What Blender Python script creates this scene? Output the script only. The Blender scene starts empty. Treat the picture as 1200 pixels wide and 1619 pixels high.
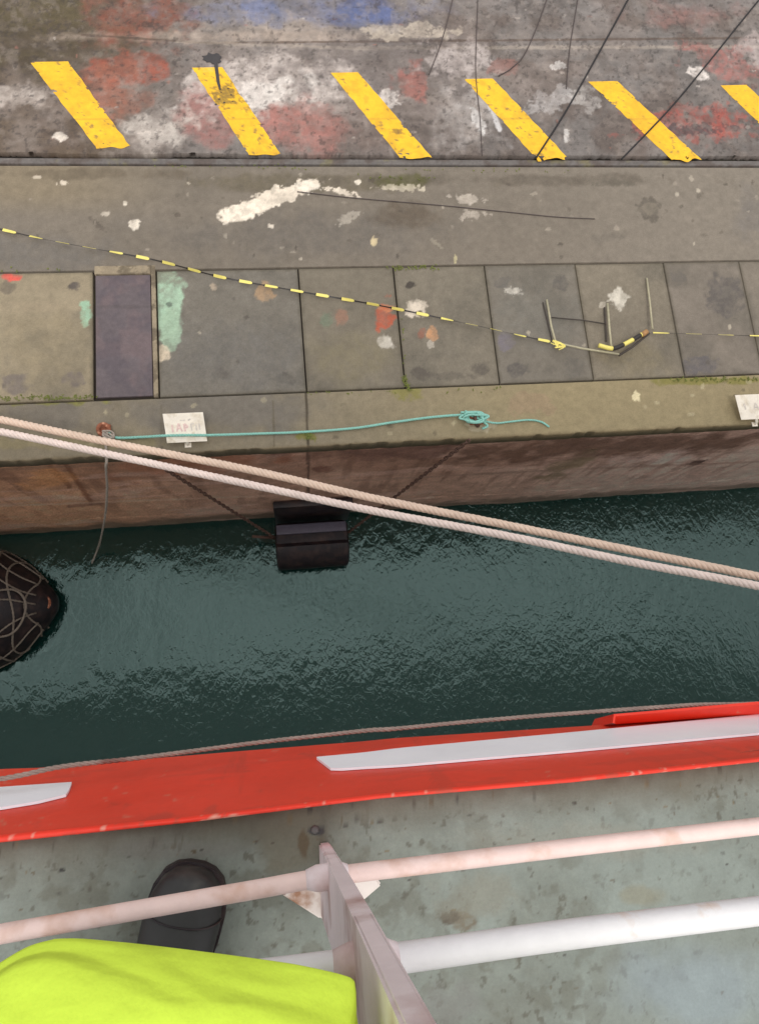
import bpy, bmesh, math, random
import numpy as np
from mathutils import Vector, Matrix
random.seed(7)
sc = bpy.context.scene
COL = sc.collection
R = math.radians

# ------------------------------------------------------------------ camera
F = 1100.0; CX, CY = 600.0, 809.5; CAMZ = 9.5          # photo pixels; quay top is z = 0
def _frame(v1, nad):
    n = np.array([nad[0], nad[1], F]); n /= np.linalg.norm(n)
    x = np.array([v1[0], v1[1], F]); x -= x.dot(n)*n; x /= np.linalg.norm(x)
    z = -n; y = np.cross(z, x)
    return np.array([x, y, z])
MW = _frame((7730, -470), (-130, 245))
cam_d = bpy.data.cameras.new('camera'); cam = bpy.data.objects.new('camera', cam_d); COL.objects.link(cam)
right, down, fwd = MW[:, 0], MW[:, 1], MW[:, 2]
mat = Matrix(((right[0], -down[0], -fwd[0], 0), (right[1], -down[1], -fwd[1], 0), (right[2], -down[2], -fwd[2], CAMZ), (0, 0, 0, 1)))
cam.matrix_world = mat
cam_d.sensor_fit = 'VERTICAL'; cam_d.sensor_height = 24; cam_d.lens = F/1619*24
cam_d.clip_start = 0.02; cam_d.clip_end = 2000
sc.camera = cam

# ------------------------------------------------------------------ light (overcast)
SUN_EL, SUN_AZ = 66, 190          # azimuth measured clockwise from +Y
w = bpy.data.worlds.new('World'); sc.world = w; w.use_nodes = True
nt = w.node_tree; nt.nodes.clear()
sky = nt.nodes.new('ShaderNodeTexSky'); sky.sky_type = 'NISHITA'; sky.sun_disc = False
sky.sun_elevation = R(SUN_EL); sky.sun_rotation = R(SUN_AZ)
sky.dust_density = 3.0; sky.air_density = 1.0
hs = nt.nodes.new('ShaderNodeHueSaturation'); hs.inputs['Saturation'].default_value = 0.3
hs.inputs['Value'].default_value = 1.0
geo = nt.nodes.new('ShaderNodeTexCoord'); sep = nt.nodes.new('ShaderNodeSeparateXYZ')
mr = nt.nodes.new('ShaderNodeMapRange'); mr.inputs['From Min'].default_value = 0; mr.inputs['From Max'].default_value = 1
mr.inputs['To Min'].default_value = 4.5; mr.inputs['To Max'].default_value = 13.0
cmb = nt.nodes.new('ShaderNodeMixRGB'); cmb.inputs['Fac'].default_value = 0.8
ovc = nt.nodes.new('ShaderNodeMixRGB'); ovc.blend_type = 'MULTIPLY'; ovc.inputs['Fac'].default_value = 1
ovc.inputs[1].default_value = (1.0, 1.0, 1.01, 1)
bg = nt.nodes.new('ShaderNodeBackground'); bg.inputs['Strength'].default_value = 0.1
out = nt.nodes.new('ShaderNodeOutputWorld')
L = nt.links.new
L(sky.outputs[0], hs.inputs['Color']); L(geo.outputs['Generated'], sep.inputs[0]); L(sep.outputs['Z'], mr.inputs['Value'])
L(mr.outputs[0], ovc.inputs[2]); L(hs.outputs[0], cmb.inputs[1]); L(ovc.outputs[0], cmb.inputs[2])
cl = nt.nodes.new('ShaderNodeTexNoise'); cl.inputs['Scale'].default_value = 5.5; cl.inputs['Detail'].default_value = 5
clm = nt.nodes.new('ShaderNodeMapRange'); clm.inputs['From Min'].default_value = .3; clm.inputs['From Max'].default_value = .7; clm.inputs['To Min'].default_value = .6; clm.inputs['To Max'].default_value = 1.4
cls = nt.nodes.new('ShaderNodeVectorMath'); cls.operation = 'SCALE'
L(geo.outputs['Generated'], cl.inputs['Vector']); L(cl.outputs['Fac'], clm.inputs['Value']); L(cmb.outputs[0], cls.inputs[0]); L(clm.outputs[0], cls.inputs['Scale'])
L(cls.outputs[0], bg.inputs['Color']); L(bg.outputs[0], out.inputs['Surface'])
sd = bpy.data.lights.new('sun', 'SUN'); sd.energy = 0.9; sd.angle = R(22); sd.color = (1.0, 0.965, 0.91)
so = bpy.data.objects.new('sun', sd); COL.objects.link(so)
sv = Vector((math.sin(R(SUN_AZ))*math.cos(R(SUN_EL)), math.cos(R(SUN_AZ))*math.cos(R(SUN_EL)), math.sin(R(SUN_EL))))
so.rotation_euler = sv.to_track_quat('Z', 'Y').to_euler(); so.location = sv*40
sc.view_settings.view_transform = 'Standard'; sc.view_settings.look = 'None'
sc.view_settings.exposure = 0.38; sc.view_settings.gamma = 1.0

# ------------------------------------------------------------------ helpers
def U(px, py, D):                     # photo pixel -> point D metres below the camera
    d = MW @ np.array([px-CX, py-CY, F])
    p = d*(-D/d[2])
    return Vector((p[0], p[1], p[2]+CAMZ))
def PX(x, y, z):                      # arrays of world points -> photo pixels
    c = MW.T @ np.array([np.ravel(x), np.ravel(y), np.ravel(z)-CAMZ])
    return c[0]/c[2]*F+CX, c[1]/c[2]*F+CY
DQ, DWAT, DDECK = 9.5, 14.25, 1.4
ZW = CAMZ-DWAT; YWALL = 3.06
def lin(c):
    c = np.asarray(c, float)/255.0
    return np.where(c <= .04045, c/12.92, ((c+.055)/1.055)**2.4)
def _hash(i, j, s):
    v = np.sin(i*127.1+j*311.7+s*74.7)*43758.5453
    return v-np.floor(v)
def vnoise(x, y, s):
    i, j = np.floor(x), np.floor(y); fx, fy = x-i, y-j
    fx = fx*fx*(3-2*fx); fy = fy*fy*(3-2*fy)
    a, b, c, d = _hash(i, j, s), _hash(i+1, j, s), _hash(i, j+1, s), _hash(i+1, j+1, s)
    return (a*(1-fx)+b*fx)*(1-fy)+(c*(1-fx)+d*fx)*fy
def fbm(x, y, scale, o=4, s=0):
    t = 0; a = .5; n = 0
    for k in range(o):
        t = t+a*vnoise(x*scale, y*scale, s+k*3.1); n += a; a *= .55; scale *= 2.1
    return t/n
def sstep(e0, e1, x):
    t = np.clip((x-e0)/(e1-e0), 0, 1); return t*t*(3-2*t)

class Painter:
    """colours of the worn paint and stains that lie in a surface; pixel positions are those of the photo"""
    def __init__(s, co):
        s.x, s.y, s.z = co[:, 0], co[:, 1], co[:, 2]
        s.u, s.v = PX(s.x, s.y, s.z)
        s.c = np.zeros((len(co), 3)); s.a, s.b = s.x, s.y
        s._n = {}; s.wear = 0; s.fixed = True
    def n(s, scale, o=4, seed=0):
        k = (scale, o, seed)
        if k not in s._n: s._n[k] = fbm(s.a, s.b, scale, o, seed)
        return s._n[k]
    def base(s, col): s.c[:] = lin(col)
    def mix(s, m, col): s.c = s.c*(1-m[:, None])+lin(col)[None]*m[:, None]
    def speck(s, amt, scale, seed=1, o=4): s.c *= (1+amt*(s.n(scale, o, seed)-.5)*2)[:, None]
    def blotch(s, col, scale, thr, soft, alpha, seed, o=5):
        s.mix(sstep(thr-soft, thr+soft, s.n(scale, o, seed))*alpha, col)
    def grad(s, col, u0, u1, v0=None, v1=None, alpha=1):
        m = sstep(u0, u1, s.u) if u0 < u1 else 1-sstep(u1, u0, s.u)
        if v0 is not None: m = m*(sstep(v0, v1, s.v) if v0 < v1 else 1-sstep(v1, v0, s.v))
        s.mix(m*alpha, col)
    def blob(s, cx, cy, rx, ry, col, alpha=1, rot=0, jit=.6, soft=.15, scale=6, seed=0, hole=0):
        c, q = math.cos(R(rot)), math.sin(R(rot))
        dx, dy = s.u-cx, s.v-cy
        d = np.hypot((dx*c+dy*q)/rx, (-dx*q+dy*c)/ry)
        sel = d < 2.2
        if not sel.any(): return
        want = max(scale, 95/min(rx, ry)) if max(rx, ry) < 40 else scale
        want = min((3, 5, 8, 12, 18, 27, 40, 60) if s.fixed else (want,), key=lambda q: abs(q-want)) if want < 62 else want
        d = d+(s.n(want, 5, seed % 6)-.5)*(2.9 if s.fixed else 2)*jit
        m = (1-sstep(1-soft, 1+soft, d))*alpha
        if s.wear: m = m*(1-s.wear*(1-sstep(.36, .6, s.n(11, 5, seed % 5))))
        if hole: m = m*(1-hole*sstep(.5, .6, s.n(scale*2.5, 4, seed+9)))
        s.mix(np.where(sel, m, 0), col)
    def line(s, pts, wid, col, alpha=1, jit=.5, seed=3):
        best = np.full(len(s.u), 1e9)
        for (x0, y0), (x1, y1) in zip(pts[:-1], pts[1:]):
            l2 = (x1-x0)**2+(y1-y0)**2
            t = np.clip(((s.u-x0)*(x1-x0)+(s.v-y0)*(y1-y0))/l2, 0, 1)
            best = np.minimum(best, np.hypot(s.u-x0-t*(x1-x0), s.v-y0-t*(y1-y0)))
        m = (1-sstep(.6, 1.25, best/wid+(s.n(9, 4, seed)-.5)*2*jit))*alpha
        s.mix(m, col)

def mk(name, verts, faces, material=None, parent=None, smooth=True, colors=None):
    me = bpy.data.meshes.new(name)
    me.from_pydata([tuple(v) for v in verts], [], faces)
    if smooth: me.polygons.foreach_set('use_smooth', [True]*len(me.polygons))
    if colors is not None: addcol(me, colors)
    me.update()
    o = bpy.data.objects.new(name, me); COL.objects.link(o)
    if material: me.materials.append(material)
    if parent:
        o.parent = parent
        o.matrix_parent_inverse = Matrix.Translation(-parent_world(parent))
    return o
def parent_world(o):
    v = Vector(o.location)
    if o.parent: v = v if o.matrix_parent_inverse is None else v
    return v if o.parent is None else Vector((0, 0, 0))
def addcol(me, c):
    a = me.color_attributes.new('Col', 'FLOAT_COLOR', 'POINT')
    buf = np.ones((len(me.vertices), 4), np.float32); buf[:, :3] = np.clip(c, 0.001, 1)
    a.data.foreach_set('color', buf.ravel())
def tag(o, label=None, cat=None, group=None, kind=None):
    if label: o['label'] = label
    if cat: o['category'] = cat
    if group: o['group'] = group
    if kind: o['kind'] = kind
    return o
def empty(name, loc, label, cat, group=None):
    o = bpy.data.objects.new(name, None); COL.objects.link(o); o.location = loc; o.empty_display_size = .2
    return tag(o, label, cat, group)

def grid_mesh(name, xs, ys, zfun, paint, material, parent=None, skirt=None):
    X, Y = np.meshgrid(np.asarray(xs, float), np.asarray(ys, float))
    Z = zfun(X, Y) if callable(zfun) else np.full_like(X, zfun)
    n, m = X.shape
    if skirt is not None:      # outer ring folded down to z = skirt
        for sl in ((0, slice(None)), (-1, slice(None)), (slice(None), 0), (slice(None), -1)):
            Z[sl] = skirt
    co = np.stack([X.ravel(), Y.ravel(), Z.ravel()], 1)
    idx = np.arange(n*m).reshape(n, m)
    f = np.stack([idx[:-1, :-1], idx[:-1, 1:], idx[1:, 1:], idx[1:, :-1]], -1).reshape(-1, 4)
    me = bpy.data.meshes.new(name)
    me.vertices.add(len(co)); me.vertices.foreach_set('co', co.ravel())
    me.loops.add(f.size); me.loops.foreach_set('vertex_index', f.ravel())
    me.polygons.add(len(f)); me.polygons.foreach_set('loop_start', np.arange(0, f.size, 4))
    me.polygons.foreach_set('loop_total', np.full(len(f), 4))
    me.update(calc_edges=True); me.validate()
    P = Painter(co); paint(P)
    far = ((np.gradient(np.asarray(xs, float))[None, :] > .15) | (np.gradient(np.asarray(ys, float))[:, None] > .15)).ravel()
    if far.any() and not far.all(): P.c[far] = P.c[~far].mean(0)
    addcol(me, P.c)
    o = bpy.data.objects.new(name, me); COL.objects.link(o); me.materials.append(material)
    if parent:
        o.parent = parent; o.matrix_parent_inverse = Matrix.Translation(-Vector(parent.location))
    return o
def fine(a, b, step, pre=(), post=()):
    k = max(2, int(round((b-a)/step))+1)
    return list(pre)+list(np.linspace(a, b, k))+list(post)
def edged(a, b, step, e=.006):
    return [a, a]+[a+e]+fine(a+2*e, b-2*e, step)+[b-e]+[b, b]

def catmull(pts, k=8):
    pts = [Vector(p) for p in pts]
    if len(pts) < 3: 
        return [pts[0].lerp(pts[1], i/k) for i in range(k+1)]
    P = [2*pts[0]-pts[1]]+pts+[2*pts[-1]-pts[-2]]; o = []
    for i in range(1, len(P)-2):
        p0, p1, p2, p3 = P[i-1:i+3]
        for j in range(k):
            t = j/k
            o.append(.5*((2*p1)+(p2-p0)*t+(2*p0-5*p1+4*p2-p3)*t*t+(3*p1-p0-3*p2+p3)*t**3))
    o.append(pts[-1]); return o
def frames(path):
    T = [(path[min(i+1, len(path)-1)]-path[max(i-1, 0)]).normalized() for i in range(len(path))]
    up = Vector((0, 0, 1)) if abs(T[0].z) < .9 else Vector((0, 1, 0))
    N = [(up-T[0]*up.dot(T[0])).normalized()]
    for t in T[1:]:
        n = N[-1]-t*N[-1].dot(t); N.append(n.normalized())
    return [(t, n, t.cross(n)) for t, n in zip(T, N)]
class MB:
    def __init__(s): s.v, s.f = [], []
    def tube(s, path, r, seg=8, cap=True):
        path = [Vector(p) for p in path]
        b = len(s.v); fr = frames(path)
        for i, (p, (t, n, bn)) in enumerate(zip(path, fr)):
            rr = r(i/(len(path)-1)) if callable(r) else r
            for k in range(seg):
                a = 2*math.pi*k/seg; s.v.append(p+(n*math.cos(a)+bn*math.sin(a))*rr)
        for i in range(len(path)-1):
            for k in range(seg):
                q = b+i*seg; k2 = (k+1) % seg
                s.f.append((q+k, q+k2, q+seg+k2, q+seg+k))
        if cap:
            s.f.append(tuple(b+k for k in reversed(range(seg)))); q = b+(len(path)-1)*seg
            s.f.append(tuple(q+k for k in range(seg)))
        return s
    def rope(s, path, r, pitch, strands=3, seg=6):
        path = [Vector(p) for p in path]; fr = frames(path); L = [0]
        for a, b in zip(path[:-1], path[1:]): L.append(L[-1]+(b-a).length)
        for k in range(strands):
            pp = []
            for p, (t, n, bn), l in zip(path, fr, L):
                a = 2*math.pi*(l/pitch+k/strands); pp.append(p+(n*math.cos(a)+bn*math.sin(a))*r*.5)
            s.tube(pp, r*.56, seg)
        return s
    def box(s, c, sx, sy, sz, rot=None, bev=0):
        bm = bmesh.new(); bmesh.ops.create_cube(bm, size=1)
        bmesh.ops.scale(bm, vec=(sx, sy, sz), verts=bm.verts)
        if bev: bmesh.ops.bevel(bm, geom=bm.edges[:], offset=bev, segments=2, affect='EDGES', profile=.5)
        if rot is not None: bmesh.ops.rotate(bm, matrix=rot, verts=bm.verts)
        bmesh.ops.translate(bm, vec=Vector(c), verts=bm.verts)
        return s.add(bm)
    def add(s, bm):
        b = len(s.v); bm.verts.ensure_lookup_table(); bm.verts.index_update()
        s.v += [v.co.copy() for v in bm.verts]
        s.f += [tuple(b+v.index for v in f.verts) for f in bm.faces]; bm.free(); return s
    def torus(s, c, R_, r, rot=None, n=24, m=10):
        b = len(s.v); rot = rot or Matrix.Identity(3)
        for i in range(n):
            A = 2*math.pi*i/n
            for j in range(m):
                B = 2*math.pi*j/m
                s.v.append(Vector(c)+rot @ Vector(((R_+r*math.cos(B))*math.cos(A), (R_+r*math.cos(B))*math.sin(A), r*math.sin(B))))
        for i in range(n):
            for j in range(m):
                i2, j2 = (i+1) % n, (j+1) % m
                s.f.append((b+i*m+j, b+i2*m+j, b+i2*m+j2, b+i*m+j2))
        return s
    def prism(s, pts, d):              # polygon (3-D points) extruded by vector d
        b = len(s.v); n = len(pts); d = Vector(d)
        s.v += [Vector(p) for p in pts]+[Vector(p)+d for p in pts]
        s.f.append(tuple(b+i for i in range(n))); s.f.append(tuple(b+n+i for i in reversed(range(n))))
        for i in range(n): s.f.append((b+i, b+n+i, b+n+(i+1) % n, b+(i+1) % n))
        return s
    def loft(s, rings, cap=True):
        b = len(s.v); n = len(rings[0])
        for r in rings: s.v += [Vector(p) for p in r]
        for i in range(len(rings)-1):
            for k in range(n):
                k2 = (k+1) % n; q = b+i*n
                s.f.append((q+k, q+k2, q+n+k2, q+n+k))
        if cap:
            s.f.append(tuple(b+k for k in reversed(range(n)))); s.f.append(tuple(b+(len(rings)-1)*n+k for k in range(n)))
        return s
    def build(s, name, m, parent=None, smooth=True):
        me = bpy.data.meshes.new(name); me.from_pydata([tuple(v) for v in s.v], [], s.f)
        bm = bmesh.new(); bm.from_mesh(me); bmesh.ops.recalc_face_normals(bm, faces=bm.faces); bm.to_mesh(me); bm.free()
        if smooth:
            me.polygons.foreach_set('use_smooth', [True]*len(me.polygons))
        me.update()
        o = bpy.data.objects.new(name, me); COL.objects.link(o); me.materials.append(m)
        if smooth == 'auto':
            me.set_sharp_from_angle(angle=R(35))
        if parent:
            o.parent = parent
            if parent.parent is None: o.matrix_parent_inverse = Matrix.Translation(-parent.location)
        return o
def origin(o, loc):                   # move a top-level mesh's origin to its own place
    loc = Vector(loc); o.data.transform(Matrix.Translation(-loc)); o.location = loc; return o

# ------------------------------------------------------------------ materials
def material(name, color=None, rough=.8, attr=False, noise=(30, .25), bump=(60, .3, .01), second=None, spec=.4, metal=0, fine_noise=None, rrange=None):
    m = bpy.data.materials.new(name); m.use_nodes = True; t = m.node_tree; N = t.nodes; l = t.links.new
    b = N['Principled BSDF']; b.inputs['Roughness'].default_value = rough; b.inputs['Metallic'].default_value = metal
    b.inputs['Specular IOR Level'].default_value = spec
    tc = N.new('ShaderNodeTexCoord')
    if attr:
        a = N.new('ShaderNodeAttribute'); a.attribute_name = 'Col'; col = a.outputs['Color']
    else:
        a = N.new('ShaderNodeRGB'); a.outputs[0].default_value = (*lin(color), 1); col = a.outputs[0]
    if second:                         # (colour, scale, threshold, softness)
        n2 = N.new('ShaderNodeTexNoise'); n2.inputs['Scale'].default_value = second[1]; n2.inputs['Detail'].default_value = 8
        l(tc.outputs['Object'], n2.inputs['Vector'])
        mp = N.new('ShaderNodeMapRange'); mp.inputs['From Min'].default_value = second[2]-second[3]; mp.inputs['From Max'].default_value = second[2]+second[3]
        l(n2.outputs['Fac'], mp.inputs['Value'])
        mx = N.new('ShaderNodeMixRGB'); l(mp.outputs[0], mx.inputs[0]); l(col, mx.inputs[1]); mx.inputs[2].default_value = (*lin(second[0]), 1)
        col = mx.outputs[0]
    for sc_, am in ([noise] if noise else [])+([fine_noise] if fine_noise else []):
        n = N.new('ShaderNodeTexNoise'); n.inputs['Scale'].default_value = sc_; n.inputs['Detail'].default_value = 6; n.inputs['Roughness'].default_value = .65
        l(tc.outputs['Object'], n.inputs['Vector'])
        mp = N.new('ShaderNodeMapRange'); mp.inputs['From Min'].default_value = .25; mp.inputs['From Max'].default_value = .75
        mp.inputs['To Min'].default_value = 1-am; mp.inputs['To Max'].default_value = 1+am
        l(n.outputs['Fac'], mp.inputs['Value'])
        mu = N.new('ShaderNodeVectorMath'); mu.operation = 'SCALE'; l(col, mu.inputs[0]); l(mp.outputs[0], mu.inputs['Scale'])
        col = mu.outputs[0]
    l(col, b.inputs['Base Color'])
    if bump:
        n = N.new('ShaderNodeTexNoise'); n.inputs['Scale'].default_value = bump[0]; n.inputs['Detail'].default_value = 6
        l(tc.outputs['Object'], n.inputs['Vector'])
        bp = N.new('ShaderNodeBump'); bp.inputs['Strength'].default_value = bump[1]; bp.inputs['Distance'].default_value = bump[2]
        l(n.outputs['Fac'], bp.inputs['Height']); l(bp.outputs[0], b.inputs['Normal'])
        if rrange:
            mp = N.new('ShaderNodeMapRange'); mp.inputs['To Min'].default_value = rrange[0]; mp.inputs['To Max'].default_value = rrange[1]
            l(n.outputs['Fac'], mp.inputs['Value']); l(mp.outputs[0], b.inputs['Roughness'])
    return m
M = {}
M['tarmac'] = material('worn_tarmac', attr=True, rough=.85, noise=(9, .16), fine_noise=(70, .22), bump=(90, .6, .008))
M['concrete'] = material('old_concrete', attr=True, rough=.88, noise=(7, .13), fine_noise=(55, .16), bump=(70, .5, .006))
M['wall'] = material('wet_wall', attr=True, rough=.7, noise=(4, .2), fine_noise=(30, .25), bump=(25, .7, .03))
M['yellow'] = material('yellow_paint', attr=True, rough=.65, noise=(12, .1), fine_noise=(80, .08), bump=(90, .4, .004))
M['rail_steel'] = material('rail_steel', attr=True, rough=.6, noise=(20, .25), bump=(60, .4, .004))
M['rail_steel_dark'] = material('grey_fitting', (92, 90, 88), rough=.6, noise=(60, .3), bump=(200, .4, .001))
M['plate_steel'] = material('rusty_plate', attr=True, rough=.7, noise=(14, .15), fine_noise=(90, .15), bump=(80, .3, .004))
M['deck'] = material('deck_paint', attr=True, rough=.55, noise=(18, .07), fine_noise=(160, .09), bump=(220, .35, .002))
M['gunwale'] = material('red_gunwale', attr=True, rough=.4, noise=(14, .06), bump=(60, .2, .002))
M['hull'] = material('red_hull_paint', attr=True, rough=.42, noise=(5, .07), fine_noise=(60, .04), bump=(6, .15, .02), spec=.4)
M['lower_hull'] = material('hull_bounce_pale', (214, 217, 214), rough=.5, noise=(3, .15), bump=(6, .15, .02), second=((120, 96, 80), 1.5, .66, .12))  # unseen lower hull, kept pale to bounce neutral light onto wall and water
M['lip'] = material('red_gunwale_paint', (248, 62, 40), rough=.4, noise=(14, .08), bump=(40, .2, .003), second=((225, 150, 120), 26, .73, .04))
M['white'] = material('white_hull_paint', (250, 250, 255), rough=.4, noise=(6, .06), bump=(12, .1, .01))
M['rail_white'] = material('white_rail_paint', (228, 225, 226), rough=.45, noise=(22, .06), bump=(120, .25, .002), second=((206, 170, 140), 17, .66, .07))
M['rail_pink'] = material('pinkish_rail_paint', (236, 208, 200), rough=.5, noise=(22, .08), bump=(120, .3, .002), second=((196, 146, 116), 13, .64, .12))
M['plate_white'] = material('foot_plate_paint', (222, 212, 204), rough=.55, noise=(14, .1), bump=(80, .25, .003), second=((160, 118, 92), 22, .62, .08))
M['lilac'] = material('stanchion_paint', (242, 228, 230), rough=.5, noise=(14, .08), bump=(80, .25, .003), second=((160, 108, 92), 9, .64, .12))
M['rope_pink'] = material('mooring_rope', (238, 218, 208), rough=.9, noise=(5, .12), bump=(300, .5, .004))
M['rope_tan'] = material('tan_mooring_rope', (228, 202, 182), rough=.9, noise=(5, .14), bump=(300, .5, .004))
M['teal'] = material('teal_rope', (142, 196, 182), rough=.9, noise=(30, .15), bump=(300, .4, .003))
M['grey_rope'] = material('grey_line', (168, 156, 144), rough=.9, noise=(30, .25), bump=(300, .4, .003))
M['hull_rope'] = material('worn_guard_line', (158, 138, 128), rough=.85, noise=(25, .2), bump=(200, .4, .002), second=((120, 60, 50), 5, .7, .05))
M['rubber'] = material('black_rubber', (34, 27, 30), rough=.45, noise=(8, .3), bump=(20, .4, .02), second=((70, 52, 48), 5, .6, .15))
M['rubber_grey'] = material('grey_rubber', (92, 86, 98), rough=.5, noise=(10, .2), bump=(30, .3, .01))
M['net'] = material('net_rope', (132, 120, 108), rough=.9, noise=(20, .25), bump=(200, .4, .004))
M['rust'] = material('rusty_iron', (150, 92, 68), rough=.85, noise=(25, .35), bump=(60, .6, .006), second=((205, 150, 120), 20, .58, .08))
M['chain'] = material('dark_chain', (96, 72, 62), rough=.8, noise=(25, .3), bump=(60, .5, .004))
M['wire'] = material('dark_cable', (38, 35, 36), rough=.6, noise=(25, .2), bump=None)
M['thin_wire'] = material('faded_cable', (82, 72, 70), rough=.8, noise=(3, .3), bump=None)
M['sign'] = material('sign_white', (238, 228, 212), rough=.6, noise=(9, .1), fine_noise=(60, .06), bump=(60, .2, .003), second=((205, 190, 165), 7, .64, .1))
M['sign_red'] = material('faded_red_mark', (226, 196, 188), rough=.7, bump=None)
M['sign_grey'] = material('faded_grey_mark', (212, 202, 190), rough=.7, bump=None)
M['tape_yellow'] = material('tape_yellow', (236, 220, 120), rough=.5, noise=(20, .08), bump=None)
M['tape_black'] = material('tape_black', (52, 47, 44), rough=.5, noise=(20, .2), bump=None)
M['tube_pale'] = material('pale_tube', (176, 168, 140), rough=.6, noise=(20, .2), bump=None)
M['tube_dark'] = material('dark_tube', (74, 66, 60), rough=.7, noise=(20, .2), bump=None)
M['wood'] = material('orange_cap', (170, 128, 84), rough=.7, noise=(20, .2), bump=None)
M['weed'] = material('green_weed', (112, 118, 58), rough=.8, noise=(6, .35), bump=None)
M['jacket'] = material('hivis_fabric', (226, 255, 84), rough=.75, noise=(5, .05), fine_noise=(400, .05), bump=(60, .3, .006), spec=.2)
def crease(m):                        # long soft folds running across the cloth
    t = m.node_tree; b = t.nodes['Principled BSDF']; old = next(n for n in t.nodes if n.type == 'BUMP')
    tc = next(n for n in t.nodes if n.type == 'TEX_COORD'); mp = t.nodes.new('ShaderNodeMapping'); mp.inputs['Scale'].default_value = (5, 16, 16); mp.inputs['Rotation'].default_value = (0, 0, R(12))
    n = t.nodes.new('ShaderNodeTexNoise'); n.inputs['Scale'].default_value = 1.0; n.inputs['Detail'].default_value = 2; n.inputs['Distortion'].default_value = .8
    b2 = t.nodes.new('ShaderNodeBump'); b2.inputs['Strength'].default_value = .38; b2.inputs['Distance'].default_value = .05
    t.links.new(tc.outputs['Object'], mp.inputs[0]); t.links.new(mp.outputs[0], n.inputs['Vector']); t.links.new(n.outputs['Fac'], b2.inputs['Height'])
    t.links.new(old.outputs[0], b2.inputs['Normal']); t.links.new(b2.outputs[0], b.inputs['Normal'])
crease(M['jacket'])
M['jacket_seam'] = material('hivis_seam', (176, 214, 46), rough=.8, bump=None)
M['boot'] = material('black_boot_rubber', (46, 46, 45), rough=.5, noise=(20, .2), bump=(90, .3, .002), second=((84, 82, 76), 14, .66, .12))
M['trousers'] = material('navy_trousers', (38, 42, 56), rough=.9, noise=(20, .2), bump=(300, .3, .001))
M['skin'] = material('skin', (205, 158, 134), rough=.55, noise=(30, .06), bump=(200, .1, .001))
M['hair'] = material('brown_hair', (62, 46, 36), rough=.7, noise=(60, .3), bump=(150, .5, .004))
M['tar'] = material('tar', (62, 58, 58), rough=.6, noise=(20, .2), bump=(60, .4, .004))

# water: dark green body, bump waves, mirror of the sky
def water_mat():
    m = bpy.data.materials.new('harbour_water'); m.use_nodes = True; t = m.node_tree; N = t.nodes; l = t.links.new
    b = N['Principled BSDF']
    b.inputs['Base Color'].default_value = (.004, .026, .021, 1); b.inputs['Roughness'].default_value = .04; b.inputs['IOR'].default_value = 1.74; b.inputs['Specular Tint'].default_value = (.73, 1, .93, 1)
    tc = N.new('ShaderNodeTexCoord')
    def noise(scale, rot, stretch, detail=3):
        mp = N.new('ShaderNodeMapping'); mp.inputs['Rotation'].default_value = (0, 0, R(rot)); mp.inputs['Scale'].default_value = (stretch, 1, 1)
        l(tc.outputs['Object'], mp.inputs[0]); n = N.new('ShaderNodeTexNoise'); n.inputs['Scale'].default_value = scale; n.inputs['Detail'].default_value = detail
        n.inputs['Distortion'].default_value = .6; n.inputs['Roughness'].default_value = .5
        l(mp.outputs[0], n.inputs['Vector']); return n.outputs['Fac']
    # breeze: ripples stronger toward the right and the quay
    sx = N.new('ShaderNodeSeparateXYZ'); l(tc.outputs['Object'], sx.inputs[0])
    r1 = N.new('ShaderNodeMapRange'); r1.inputs['From Min'].default_value = -5; r1.inputs['From Max'].default_value = 4
    r1.inputs['To Min'].default_value = .35; r1.inputs['To Max'].default_value = 1.0; l(sx.outputs['X'], r1.inputs['Value'])
    def mul(a, f):
        x = N.new('ShaderNodeMath'); x.operation = 'MULTIPLY'; l(a, x.inputs[0])
        if isinstance(f, (int, float)): x.inputs[1].default_value = f
        else: l(f, x.inputs[1])
        return x.outputs[0]
    def add(a, c):
        x = N.new('ShaderNodeMath'); x.operation = 'ADD'; l(a, x.inputs[0]); l(c, x.inputs[1]); return x.outputs[0]
    big = mul(noise(.9, 20, 1.5, 2), .030)
    mid = mul(mul(noise(4.6, -35, 1.7), .0125), r1.outputs[0])
    sm = mul(mul(noise(10.5, 40, 1.5), .0085), r1.outputs[0])
    h = add(add(big, mid), sm)
    bp = N.new('ShaderNodeBump'); bp.inputs['Strength'].default_value = 1; bp.inputs['Distance'].default_value = 1.0
    l(h, bp.inputs['Height']); l(bp.outputs[0], b.inputs['Normal'])
    return m
M['water'] = water_mat()

# ------------------------------------------------------------------ water
wv = MB(); wv.prism([(-300, -300, ZW), (300, -300, ZW), (300, YWALL+.4, ZW), (-300, YWALL+.4, ZW)], (0, 0, -.5))
tag(wv.build('water', M['water'], smooth=False), kind='structure')

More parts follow.
